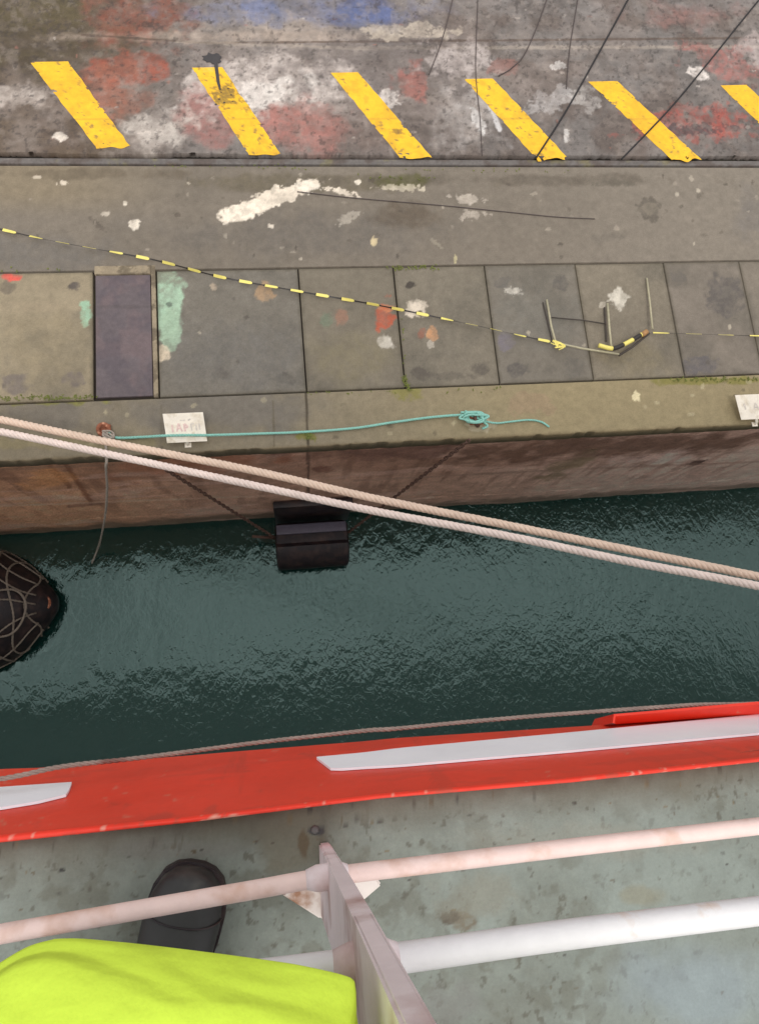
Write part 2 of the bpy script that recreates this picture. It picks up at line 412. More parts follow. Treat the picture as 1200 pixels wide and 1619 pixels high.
# ------------------------------------------------------------------ quay top
S = .018
XF = (-5.9, 10.4)
far_l = (-250, -60, -20, -9); far_r = (14, 25, 60, 250)
def p_upper(P):
    P.base((110, 105, 102)); P.speck(.12, 1.3, 11); P.wear = .35
    P.grad((96, 82, 68), 330, 120, alpha=.9)
    P.blotch((140, 130, 124), 1.1, .55, .12, .45, 21)
    P.blotch((88, 74, 66), 1.6, .58, .1, .5, 22)
    # long scoured white in the middle
    P.grad((128, 116, 110), 240, 380, alpha=.6) if False else None
    P.blob(480, 130, 330, 75, (150, 140, 134), .55, jit=.8, soft=.5, scale=1.5, seed=31)
    P.blob(60, 30, 140, 75, (82, 74, 52), .85, jit=.7, soft=.4, scale=2.0, seed=32)
    P.blob(60, 90, 90, 40, (74, 64, 52), .7, jit=.7, soft=.4, scale=2.4, seed=33)
    P.blob(210, 30, 80, 48, (128, 80, 66), .85, jit=.6, soft=.25, scale=3, seed=34, hole=.35)
    P.blob(205, 108, 68, 28, (148, 84, 68), .9, jit=.62, soft=.2, scale=3, seed=35, hole=.3)
    P.blob(170, 150, 50, 45, (150, 96, 78), .7, jit=.7, soft=.3, scale=3, seed=36)
    P.blob(430, 40, 120, 26, (160, 148, 138), .6, jit=.8, soft=.4, scale=3, seed=37)
    P.blob(470, 18, 190, 20, (112, 118, 142), .6, jit=.6, soft=.3, scale=3, seed=38, hole=.3)
    P.blob(585, 18, 60, 28, (82, 96, 140), .75, jit=.6, soft=.3, scale=3, seed=39)
    P.blob(410, 12, 30, 20, (94, 108, 146), .55, jit=.6, soft=.3, scale=3, seed=40)
    P.blob(350, 58, 240, 8, (176, 160, 146), .5, jit=.7, soft=.5, scale=4, seed=41)
    P.line([(130, 55), (330, 68), (1200, 60)], 2, (84, 68, 58), .7)
    P.line([(280, 66), (560, 76), (1200, 74)], 3, (182, 170, 156), .35, jit=.9)
    P.blob(450, 130, 110, 48, (196, 186, 180), .9, jit=.7, soft=.35, scale=4, seed=42, hole=.35)
    P.blob(400, 155, 80, 20, (216, 210, 204), .75, rot=-12, jit=1.0, soft=.3, scale=6, seed=43)
    P.blob(330, 130, 35, 40, (200, 190, 184), .6, rot=50, jit=.9, soft=.3, scale=6, seed=44)
    P.blob(480, 200, 90, 40, (160, 112, 104), .95, jit=.4, soft=.2, scale=2.5, seed=45)
    P.blob(330, 190, 45, 40, (150, 104, 98), .75, jit=.6, soft=.3, scale=3, seed=46)
    P.blob(250, 205, 70, 24, (196, 188, 180), .7, rot=-10, jit=.9, soft=.4, scale=4, seed=47)
    P.blob(20, 150, 60, 18, (186, 176, 168), .75, jit=.9, soft=.4, scale=4, seed=48)
    P.blob(95, 216, 10, 7, (226, 216, 204), .9, jit=.5, seed=49)
    P.blob(575, 212, 60, 40, (106, 92, 86), .6, jit=.6, soft=.4, seed=50)
    P.blob(620, 100, 130, 60, (92, 84, 82), .6, jit=.8, soft=.4, scale=2.5, seed=51)
    P.blob(650, 130, 24, 30, (156, 92, 82), .6, jit=.8, soft=.3, scale=5, seed=52)
    P.blob(610, 160, 18, 16, (214, 206, 200), .7, jit=.8, scale=7, seed=53)
    P.blob(650, 50, 60, 12, (196, 184, 168), .6, jit=.8, scale=6, seed=54)
    P.blob(720, 100, 45, 28, (186, 176, 172), .7, jit=.9, soft=.3, scale=6, seed=55)
    P.blob(745, 195, 40, 50, (184, 178, 174), .55, rot=25, jit=.9, soft=.5, scale=4, seed=56)
    P.blob(755, 190, 8, 24, (222, 220, 218), .7, rot=-20, jit=.6, scale=8, seed=57)
    P.line([(772, 160), (790, 205)], 4, (206, 204, 204), .8)
    P.blob(795, 105, 26, 12, (140, 100, 92), .6, jit=.6, scale=4, seed=58)
    P.blob(880, 105, 12, 6, (214, 210, 206), .8, jit=.7, scale=9, seed=59)
    P.blob(870, 160, 50, 16, (178, 174, 172), .6, rot=-20, jit=.9, scale=6, seed=60)
    P.blob(925, 158, 22, 14, (180, 176, 172), .6, rot=20, jit=.9, scale=6, seed=61)
    P.blob(895, 215, 5, 9, (206, 202, 198), .8, jit=.6, scale=9, seed=62)
    P.blob(1080, 22, 70, 18, (140, 104, 98), .6, jit=.8, soft=.4, scale=4, seed=63)
    P.blob(1140, 95, 50, 24, (156, 104, 98), .75, rot=15, jit=.9, soft=.2, scale=6, seed=64, hole=.5)
    P.blob(1185, 80, 30, 20, (190, 176, 172), .6, jit=.9, soft=.3, scale=6, seed=65)
    P.blob(1105, 118, 16, 10, (222, 214, 208), .85, rot=25, jit=.7, scale=9, seed=66)
    P.blob(1100, 195, 85, 24, (150, 82, 74), .8, jit=.9, soft=.2, scale=5, seed=67, hole=.5)
    P.blob(1142, 195, 14, 25, (158, 84, 74), .85, jit=.7, soft=.2, scale=7, seed=68)
    P.blob(1090, 205, 60, 8, (72, 66, 68), .8, jit=.8, scale=7, seed=69)
    P.line([(620, 0), (900, 20), (1200, 4)], 10, (126, 122, 120), .3, jit=1.5)
    for k in range(90):
        u, v = random.uniform(0, 1200), random.uniform(5, 235)
        P.blob(u, v, random.uniform(1.5, 4.5), random.uniform(1, 3), random.choice([(186, 178, 170), (160, 150, 142), (70, 62, 60), (60, 54, 52), (150, 104, 92)]), random.uniform(.4, .8), jit=.6, scale=12, seed=80+k % 7)
    P.blotch((90, 80, 74), 4, .6, .1, .3, 71); P.blotch((146, 136, 128), 7, .64, .06, .25, 72); P.blotch((64, 58, 56), 16, .66, .05, .5, 73)
    P.speck(.13, 5, 12); P.speck(.13, 22, 13)
    st = fbm(P.x*.35+P.y*.1, P.y*1.6, 7, 5, 55); P.c *= (1+.22*(st-.5)*2)[:, None]
    P.c *= np.array([1.03, 1.0, .97])
Y_EDGE = 7.775
def z_upper(X, Y):
    return np.where(Y < Y_EDGE-.001, -.05, .014)
xs = fine(XF[0], XF[1], S, far_l, far_r)
ys = fine(Y_EDGE, 11.6, S, (), (13, 18, 40, 250))
o = grid_mesh('worn_tarmac_pavement', xs, ys, .03, p_upper, M['tarmac'])
# ragged broken front edge
co = np.zeros(len(o.data.vertices)*3); o.data.vertices.foreach_get('co', co); co = co.reshape(-1, 3)
e = np.abs(co[:, 1]-Y_EDGE) < 1e-4
jag = (fbm(co[:, 0], co[:, 0]*0, 1.1, 5, 5)-.5)*.06+(fbm(co[:, 0], co[:, 0]*0+3, 12, 3, 6)-.5)*.03
co[e, 1] += jag[e]+.012; co[e, 2] = -.06
e2 = np.abs(co[:, 1]-Y_EDGE-S) < S*.4
co[e2, 1] += jag[e2]
o.data.vertices.foreach_set('co', co.ravel()); o.data.update()
tag(o, kind='structure')

def p_rail(P):
    P.base((104, 98, 94)); P.speck(.25, 3, 3); P.blotch((78, 64, 56), 5, .55, .1, .6, 4); P.blotch((120, 112, 78), 4, .68, .06, .6, 5)
    P.blob(186, 242, 12, 5, (224, 178, 50), .9, scale=10, jit=.6)
    P.speck(.15, 25, 8)
o = grid_mesh('crane_rail', fine(XF[0], XF[1], .03, (-60, -20, -9), (14, 25, 60)), edged(7.645, 7.735, .02), lambda X, Y: np.full_like(X, -.004), p_rail, M['rail_steel'], skirt=-.07)
origin(o, (0, 7.7, 0)); tag(o, 'long flat steel rail strip set in groove below yellow stripes', 'rail')

def p_lower(P):
    P.wear = .3; P.base((118, 110, 102)); P.speck(.10, .9, 11); P.speck(.08, 3, 14)
    P.grad((132, 120, 102), 330, 60, 350, 300, alpha=.8)
    P.grad((130, 122, 114), 700, 1150, alpha=.7)
    P.blob(480, 370, 200, 35, (100, 95, 92), .6, jit=.5, soft=.5, scale=2, seed=15)
    P.blob(60, 400, 120, 26, (108, 104, 102), .7, jit=.5, soft=.5, scale=2, seed=16)
    P.blob(640, 345, 40, 22, (84, 72, 60), .6, jit=.7, soft=.4, scale=4, seed=17)
    P.blob(500, 290, 200, 12, (92, 84, 66), .55, jit=.7, soft=.4, scale=4, seed=18)
    P.blob(850, 285, 250, 9, (88, 80, 72), .6, jit=.9, soft=.4, scale=4, seed=19)
    P.blob(120, 275, 150, 8, (96, 86, 74), .6, jit=.9, soft=.4, scale=4, seed=20)
    P.blob(640, 285, 40, 9, (84, 82, 50), .8, jit=.7, soft=.3, scale=6, seed=21)
    P.blob(632, 297, 36, 5, (206, 196, 180), .7, jit=.8, scale=8, seed=22)
    # white lime splashes
    P.blob(387, 335, 34, 16, (236, 224, 212), 1, rot=-18, jit=.45, soft=.1, scale=9, seed=23)
    P.blob(450, 305, 50, 13, (224, 212, 200), .95, rot=-16, jit=.8, soft=.12, scale=9, seed=24)
    P.blob(485, 296, 16, 9, (232, 222, 212), .95, jit=.6, soft=.12, scale=10, seed=25)
    P.blob(540, 303, 24, 5, (226, 214, 202), .9, rot=14, jit=.7, soft=.12, scale=10, seed=26)
    P.blob(566, 288, 5, 4, (236, 226, 214), .9, jit=.4, scale=10, seed=27)
    P.blob(550, 345, 20, 6, (180, 172, 164), .6, rot=-25, jit=.7, scale=10, seed=28)
    P.blob(212, 355, 8, 8, (232, 222, 212), .9, jit=.6, scale=12, seed=29)
    P.blob(102, 289, 9, 4, (216, 204, 190), .85, jit=.6, scale=12, seed=30)
    P.blob(60, 280, 6, 3, (206, 194, 180), .8, jit=.6, scale=12, seed=31)
    P.blob(198, 322, 4, 3, (226, 216, 204), .85, jit=.6, scale=12, seed=32)
    P.blob(165, 338, 8, 4, (196, 186, 176), .7, jit=.6, scale=12, seed=33)
    P.blob(428, 358, 5, 3, (216, 206, 196), .8, jit=.6, scale=12, seed=34)
    P.blob(592, 382, 5, 7, (214, 196, 160), .8, jit=.6, scale=12, seed=35)
    P.blob(735, 314, 26, 7, (190, 180, 172), .75, rot=6, jit=.9, scale=10, seed=36)
    P.blob(745, 340, 20, 7, (186, 176, 168), .65, jit=.9, scale=10, seed=37)
    P.blob(720, 410, 3, 7, (196, 186, 150), .8, jit=.4, scale=10, seed=38)
    P.blob(690, 385, 12, 3, (150, 142, 130), .7, rot=40, jit=.6, scale=10, seed=38)
    P.blob(1028, 332, 20, 17, (88, 82, 76), .75, jit=.8, soft=.2, scale=10, seed=39)
    P.blob(1028, 332, 11, 9, (126, 118, 108), .6, jit=.8, soft=.2, scale=10, seed=40)
    P.blob(970, 290, 30, 5, (96, 90, 82), .6, jit=.8, scale=8, seed=41)
    P.blob(960, 375, 25, 15, (104, 98, 92), .5, jit=.8, scale=6, seed=42)
    P.blob(155, 355, 16, 4, (92, 84, 78), .7, rot=40, jit=.5, scale=8, seed=43)
    P.blob(1190, 340, 30, 40, (108, 104, 104), .55, jit=.6, soft=.4, scale=3, seed=44)
    for k in range(60):
        u, v = random.uniform(0, 1200), random.uniform(275, 410)
        P.blob(u, v, random.uniform(1.5, 5), random.uniform(1.5, 4), random.choice([(196, 186, 174), (160, 150, 140), (72, 66, 60), (80, 72, 66)]), random.uniform(.3, .7), jit=.6, scale=12, seed=80+k % 7)
    P.speck(.10, 12, 12); P.speck(.08, 28, 13); P.c *= np.array([1.0, .975, .895])
o = grid_mesh('concrete_pavement', fine(XF[0], XF[1], S, far_l, far_r), edged(5.865, 7.6, S), 0.0, p_lower, M['concrete'], skirt=-.07)
tag(o, kind='structure')
# bed of the joints
b = MB(); b.prism([(-250, 3.2, -.075), (250, 3.2, -.075), (250, 9, -.075), (-250, 9, -.075)], (0, 0, -.3))
tag(b.build('ground', material('joint_dirt', (58, 51, 45), rough=.95, noise=(8, .3), second=((70, 66, 44), 3, .6, .08))), kind='structure')

# ------------------------------------------------------------------ cover slabs
def slab_paint(basecol, extra):
    def f(P):
        P.wear = .4; P.base(basecol); P.speck(.11, 1.1, 11); P.speck(.09, 4, 14)
        P.blotch((92, 88, 82), 1.4, .6, .1, .4, 31)
        extra(P)
        for k in range(14):
            P.blob(random.uniform(0, 1200), random.uniform(420, 630), random.uniform(2, 5), random.uniform(2, 4), random.choice([(186, 176, 162), (76, 70, 66)]), random.uniform(.3, .7), jit=.6, scale=12, seed=80+k % 7)
        d = np.minimum.reduce([P.x-P.x.min(), P.x.max()-P.x, P.y-P.y.min(), P.y.max()-P.y])
        P.mix((1-sstep(.0, .05, d+(P.n(8, 4, 5)-.5)*.05))*.45, (84, 78, 66))
        P.speck(.10, 14, 12); P.speck(.08, 28, 13); P.c *= np.array([1.0, .975, .895])
    return f
def ex_left(P):
    P.blob(20, 438, 16, 7, (216, 92, 84), .95, jit=.4, scale=10, seed=3)
    P.blob(118, 452, 10, 6, (78, 72, 74), .8, jit=.5, scale=10, seed=4); P.blob(12, 455, 16, 10, (104, 96, 88), .7, jit=.5, scale=10, seed=5)
    P.blob(136, 495, 9, 18, (150, 186, 164), .85, jit=.6, scale=8, seed=6)
    P.blob(120, 600, 16, 12, (106, 98, 98), .75, jit=.6, scale=6, seed=7); P.blob(20, 605, 30, 16, (112, 104, 104), .7, jit=.6, scale=6, seed=8)
    P.blob(70, 540, 80, 50, (146, 134, 112), .5, jit=.6, soft=.5, scale=3, seed=9)
    P.blob(40, 485, 90, 8, (158, 144, 124), .4, jit=.8, soft=.4, scale=4, seed=10)
def ex_wide(P):
    P.blob(266, 470, 25, 75, (160, 188, 168), .95, jit=.35, soft=.1, scale=6, seed=3, hole=.12)
    P.blob(268, 520, 18, 30, (156, 180, 160), .9, jit=.4, soft=.12, scale=8, seed=4)
    P.blob(256, 558, 12, 11, (214, 198, 178), .9, jit=.6, soft=.15, scale=10, seed=5)
    P.blob(262, 440, 24, 16, (120, 118, 108), .75, jit=.6, scale=8, seed=6)
    P.blob(268, 481, 5, 4, (90, 100, 92), .8, jit=.3, seed=7)
    P.blob(418, 460, 14, 12, (168, 140, 112), .75, jit=.7, scale=9, seed=8)
    P.blob(338, 453, 5, 5, (176, 160, 144), .7, jit=.5, scale=9, seed=9)
    P.blob(350, 590, 14, 10, (86, 80, 76), .6, jit=.6, scale=8, seed=10); P.blob(450, 600, 18, 8, (82, 78, 74), .6, jit=.6, scale=8, seed=11)
    P.blob(380, 560, 110, 50, (106, 104, 104), .5, jit=.5, soft=.5, scale=3, seed=12)
def ex_a(P):
    P.blob(608, 500, 13, 24, (176, 88, 66), .85, jit=.6, soft=.15, scale=8, seed=3)
    P.blob(612, 487, 14, 5, (206, 132, 92), .7, jit=.6, scale=9, seed=4)
    P.blob(610, 542, 11, 11, (206, 200, 194), .85, jit=.6, soft=.15, scale=10, seed=5)
    P.blob(540, 505, 10, 14, (150, 108, 92), .55, jit=.7, scale=9, seed=6); P.blob(518, 505, 10, 10, (104, 120, 104), .6, jit=.7, scale=8, seed=7)
    P.blob(560, 570, 60, 40, (124, 116, 96), .6, jit=.6, soft=.5, scale=3, seed=8)
def ex_b(P):
    P.blob(662, 490, 18, 13, (218, 206, 194), .9, jit=.6, soft=.15, scale=10, seed=3); P.blob(664, 495, 5, 4, (70, 60, 52), .9, jit=.4, seed=4)
    P.blob(683, 528, 9, 10, (196, 146, 108), .8, jit=.6, scale=10, seed=5); P.blob(668, 526, 6, 8, (150, 92, 76), .6, jit=.6, scale=10, seed=6)
    P.blob(680, 545, 5, 6, (196, 188, 180), .8, jit=.5, scale=10, seed=7)
    P.blob(649, 450, 8, 6, (58, 52, 50), .85, jit=.4, scale=10, seed=8)
    P.blob(665, 592, 16, 10, (86, 80, 76), .75, jit=.6, scale=8, seed=9); P.blob(762, 583, 14, 11, (88, 82, 78), .7, jit=.6, scale=8, seed=10); P.blob(710, 595, 50, 6, (96, 90, 84), .6, jit=.8, scale=8, seed=11)
def ex_c(P):
    P.blob(813, 460, 12, 6, (206, 200, 194), .9, jit=.7, scale=11, seed=3)
    P.blob(796, 448, 12, 10, (96, 92, 90), .7, jit=.6, scale=8, seed=4); P.blob(885, 450, 12, 12, (90, 86, 84), .75, jit=.6, scale=8, seed=5)
    P.blob(800, 540, 12, 14, (118, 112, 124), .8, jit=.4, scale=8, seed=6); P.blob(815, 585, 16, 11, (84, 80, 80), .75, jit=.6, scale=8, seed=7)
    P.blob(910, 580, 20, 16, (100, 96, 92), .6, jit=.6, scale=6, seed=8); P.blob(850, 500, 60, 40, (112, 110, 106), .5, jit=.6, soft=.5, scale=4, seed=9)
def ex_d(P):
    P.blob(978, 470, 13, 15, (206, 200, 192), .85, jit=.7, soft=.2, scale=10, seed=3); P.blob(952, 482, 5, 5, (186, 178, 168), .7, jit=.5, scale=10, seed=4)
    P.blob(1000, 570, 50, 30, (132, 122, 102), .6, jit=.5, soft=.5, scale=3, seed=5)
def ex_e(P):
    P.blob(1145, 468, 26, 30, (92, 87, 86), .85, jit=.6, soft=.2, scale=7, seed=3); P.blob(1150, 465, 14, 12, (110, 104, 98), .5, jit=.8, scale=9, seed=4)
    P.blob(1070, 440, 13, 9, (100, 95, 92), .7, jit=.6, scale=8, seed=5); P.blob(1105, 578, 24, 15, (98, 94, 98), .8, jit=.6, scale=7, seed=6)
def ex_f(P):
    P.blob(1190, 575, 16, 10, (92, 88, 92), .8, jit=.5, scale=8, seed=3)
Yn, Yf = 3.875, 5.83
slabs = [(-5.62, -2.58, (142, 131, 113), ex_left, 'wide sandy concrete cover slab left of the dark steel plate'),
         (-1.665, .37, (114, 109, 103), ex_wide, 'wide grey concrete slab with pale green paint patch at its left'),
         (.40, 1.815, (116, 109, 99), ex_a, 'concrete cover slab with orange red paint smear near its right edge'),
         (1.85, 3.255, (120, 113, 103), ex_b, 'concrete cover slab with white ring splash, dark pit and orange spots'),
         (3.285, 4.735, (117, 111, 104), ex_c, 'concrete cover slab under left half of the fallen tube barrier'),
         (4.765, 6.23, (124, 116, 105), ex_d, 'concrete cover slab under right half of the fallen tube barrier'),
         (6.26, 7.55, (122, 114, 107), ex_e, 'concrete cover slab with large dark scuffed stain right of barrier'),
         (7.58, 9.0, (122, 114, 106), ex_f, 'concrete cover slab cut by the right edge of the photo')]
slabs = [(a-.004, b_+.004, c_, d_, e_) for a, b_, c_, d_, e_ in slabs]
for i, (x0, x1, bc, ex, lab) in enumerate(slabs):
    o = grid_mesh('cover_slab', edged(x0, x1, S), edged(Yn, Yf, S), lambda X, Y, i=i: np.full_like(X, [.004, -.004, .002, -.003, .003, -.005, .002, -.002][i]), slab_paint(bc, ex), M['concrete'], skirt=-.07)
    cx = (x0+x1)/2; origin(o, (cx, (Yn+Yf)/2, -.07)); tag(o, lab, 'cover slab', 'concrete cover slabs along the quay edge')
# pavement carrying on outside the slabs
for a, b_ in ((-250, -5.65), (9.03, 250)):
    o = grid_mesh('slab_pavement', sorted([a, a, a*.3+b_*.7, b_*.95+a*.05, b_, b_]), edged(Yn, Yf, .3), -.002, slab_paint((122, 114, 105), lambda P: None), M['concrete'], skirt=-.07); tag(o, kind='structure')
# steel hatch plate in its frame
hx0, hx1 = -2.545, -1.695
ht = empty('hatch', ((hx0+hx1)/2, (Yn+Yf)/2, -.05), 'narrow dark purplish steel hatch plate in concrete frame beside sandy slab', 'hatch')
def p_hatch(P):
    P.base((98, 88, 90)); P.speck(.15, 2, 3); P.blotch((110, 92, 92), 3, .55, .1, .5, 5); P.blotch((82, 74, 80), 4, .56, .1, .5, 6)
    P.blob(195, 485, 45, 3, (84, 76, 76), .5, jit=.6); P.speck(.08, 20, 8)
grid_mesh('hatch_plate', edged(hx0+.01, hx1-.075, S), edged(Yn+.03, Yf-.045, S), -.012, p_hatch, M['plate_steel'], ht, skirt=-.06)
def p_frame(P):
    P.base((146, 132, 110)); P.speck(.2, 5, 3); P.blotch((90, 80, 66), 8, .56, .06, .7, 4); P.speck(.15, 22, 8)
grid_mesh('hatch_frame', edged(hx1-.06, hx1, .02), edged(Yn, Yf+.1, S), .004, p_frame, M['concrete'], ht, skirt=-.06)
grid_mesh('hatch_frame', edged(hx0, hx1-.063, .02), edged(Yf-.03, Yf+.1, .02), .006, p_frame, M['concrete'], ht, skirt=-.06)

# ------------------------------------------------------------------ quay wall with its coping
qw = empty('quay_wall', (0, YWALL, ZW), 'stained brown concrete quay wall with pale coping dropping into the water', 'wall')
def p_coping(P):
    P.base((128, 119, 104)); P.speck(.10, 1.2, 11); P.speck(.08, 4, 14)
    P.grad((150, 137, 108), 420, 900, alpha=.85)
    P.blob(360, 650, 130, 40, (108, 104, 102), .7, jit=.5, soft=.5, scale=3, seed=3)
    P.blob(90, 655, 70, 24, (106, 101, 98), .65, jit=.6, soft=.4, scale=3, seed=4)
    P.blob(60, 634, 100, 6, (124, 122, 62), .8, jit=.8, soft=.3, scale=6, seed=5)
    P.blob(1150, 602, 90, 6, (124, 120, 58), .75, jit=.8, soft=.3, scale=6, seed=6)
    P.blob(640, 620, 20, 12, (130, 126, 66), .7, jit=.8, soft=.3, scale=6, seed=7)
    P.blob(1006, 627, 6, 8, (226, 214, 180), .9, jit=.5, scale=10, seed=8)
    P.blob(840, 640, 30, 18, (150, 128, 108), .5, jit=.7, scale=5, seed=9)
    P.blob(485, 690, 16, 6, (120, 118, 58), .8, jit=.8, scale=8, seed=10)
    P.line([(432, 635), (434, 705)], 1.6, (96, 88, 74), .7, jit=.3); P.line([(484, 622), (487, 705)], 2.0, (70, 62, 52), .9, jit=.3)
    P.line([(255, 640), (256, 700)], 1.3, (100, 92, 80), .4, jit=.4)
    P.blob(130, 700, 160, 9, (140, 130, 100), .6, jit=.8, soft=.3, scale=5, seed=12)
    P.blob(760, 672, 18, 10, (190, 180, 160), .6, jit=.7, scale=8, seed=13)
    m = (1-sstep(.0, .06, P.y-3.03+(P.n(7, 4, 5)-.5)*.07))*.6
    P.mix(m, (112, 98, 76))
    for k in range(40):
        P.blob(random.uniform(0, 1200), random.uniform(600, 715), random.uniform(2, 5), random.uniform(2, 4), random.choice([(186, 176, 150), (90, 82, 70)]), random.uniform(.3, .6), jit=.6, scale=12, seed=80+k % 7)
    P.speck(.10, 14, 12); P.speck(.08, 28, 13); P.c *= np.array([1.0, .975, .895])
YC = 3.03
o = grid_mesh('coping', fine(XF[0], XF[1], S, far_l, far_r), [YC+.03, YC, YC, YC+.008]+fine(YC+.02, 3.84, S)+[3.846, 3.846], 0.0, p_coping, M['concrete'], qw)
me = o.data; co = np.zeros(len(me.vertices)*3); me.vertices.foreach_get('co', co); co = co.reshape(-1, 3)
nx = len(fine(XF[0], XF[1], S, far_l, far_r)); nn = len(co)//nx; g = co.reshape(nn, nx, 3)
ch = np.maximum(0, fbm(g[2, :, 0], g[2, :, 0]*0, 5, 4, 3)-.52)*.35
g[0, :, 2] = -.24; g[1, :, 2] = -.24; g[2, :, 2] = -.02; g[3, :, 2] = -.004; ch *= .35; g[2:4, :, 1] += ch*.5; g[1:3, :, 1] += ch*.3; g[-1, :, 2] = -.07; g[2, :, 2] -= ch*.4
me.vertices.foreach_set('co', g.ravel()); me.update()

def p_wall(P):
    P.a, P.b = P.x, P.z; P._n = {}
    P.base((122, 96, 84)); P.speck(.14, .9, 11)
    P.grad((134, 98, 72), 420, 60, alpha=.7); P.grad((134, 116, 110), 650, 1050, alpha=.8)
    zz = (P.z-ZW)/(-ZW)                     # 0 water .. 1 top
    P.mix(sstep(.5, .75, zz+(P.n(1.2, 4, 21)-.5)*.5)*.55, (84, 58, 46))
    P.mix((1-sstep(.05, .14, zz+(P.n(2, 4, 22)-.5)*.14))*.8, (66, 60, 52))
    st = fbm(P.x*1.0, P.z*.12, 5, 5, 9)
    P.mix(sstep(.52, .66, st)*.45*sstep(.1, .5, zz), (70, 48, 38))
    P.mix(sstep(.55, .7, fbm(P.x*.25, P.z, 3, 4, 19))*.4, (138, 112, 104))
    P.grad((64, 44, 34), 1195, 1200, alpha=0)
    P.blob(980, 705, 260, 16, (66, 46, 36), .8, rot=-3, jit=.8, soft=.4, scale=2.5, seed=3)
    P.blob(620, 715, 130, 10, (70, 48, 42), .7, rot=-3, jit=.8, soft=.4, scale=3, seed=4)
    P.blob(900, 735, 40, 10, (74, 66, 46), .7, rot=-25, jit=.7, soft=.4, scale=3, seed=5)
    P.blob(1040, 725, 60, 8, (150, 128, 126), .3, rot=-5, jit=.9, soft=.4, scale=3, seed=6)
    P.blob(1100, 732, 16, 4, (50, 32, 28), .9, rot=-12, jit=.4, scale=4, seed=7)
    P.blob(300, 735, 110, 16, (104, 66, 48), .7, rot=-3, jit=.8, soft=.4, scale=2.5, seed=8)
    P.line([(80, 738), (110, 768)], 4, (82, 52, 34), .7); P.line([(105, 735), (145, 795)], 4, (78, 48, 32), .8); P.line([(110, 800), (160, 796)], 3, (78, 56, 48), .6)
    P.blob(80, 758, 40, 14, (140, 96, 56), .5, jit=.7, soft=.4, scale=3, seed=10)
    P.line([(487, 700), (488, 800)], 2.2, (54, 38, 32), .9, jit=.4); P.blob(510, 742, 16, 5, (74, 46, 38), .7, jit=.5, scale=4, seed=13)
    P.line([(0, 742), (180, 735)], 2, (84, 66, 54), .5)
    P.line([(560, 760), (900, 742), (1200, 730)], 1.6, (92, 74, 66), .5, jit=.8)
    P.line([(0, 800), (420, 784)], 1.6, (142, 118, 104), .4, jit=.9)
    P.speck(.16, 6, 12); P.speck(.10, 20, 13)
    g_ = P.c.mean(1, keepdims=True); P.c = np.clip((P.c*.9+g_*.1)*np.array([3.4, 3.2, 3.0]), 0, .7)
nzs = np.linspace(ZW-1.2, -.2, 170); nxs = fine(XF[0]-.5, XF[1]+.5, .03, far_l, far_r)
X, Z = np.meshgrid(nxs, nzs)
Yw = YWALL+(fbm(X, Z, .8, 4, 4)-.5)*.06+(fbm(X, Z, 4, 3, 5)-.5)*.02
Yw += np.where((Z > ZW+.9) & (Z < ZW+.98), .012, 0)
co = np.stack([X.ravel(), Yw.ravel(), Z.ravel()], 1); n_, m_ = X.shape; idx = np.arange(n_*m_).reshape(n_, m_)
f = np.stack([idx[:-1, :-1], idx[:-1, 1:], idx[1:, 1:], idx[1:, :-1]], -1).reshape(-1, 4)
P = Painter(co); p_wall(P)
o = mk('wall_face', co, f.tolist(), M['wall'], None, True, P.c); o.parent = qw; o.matrix_parent_inverse = Matrix.Translation(-qw.location)

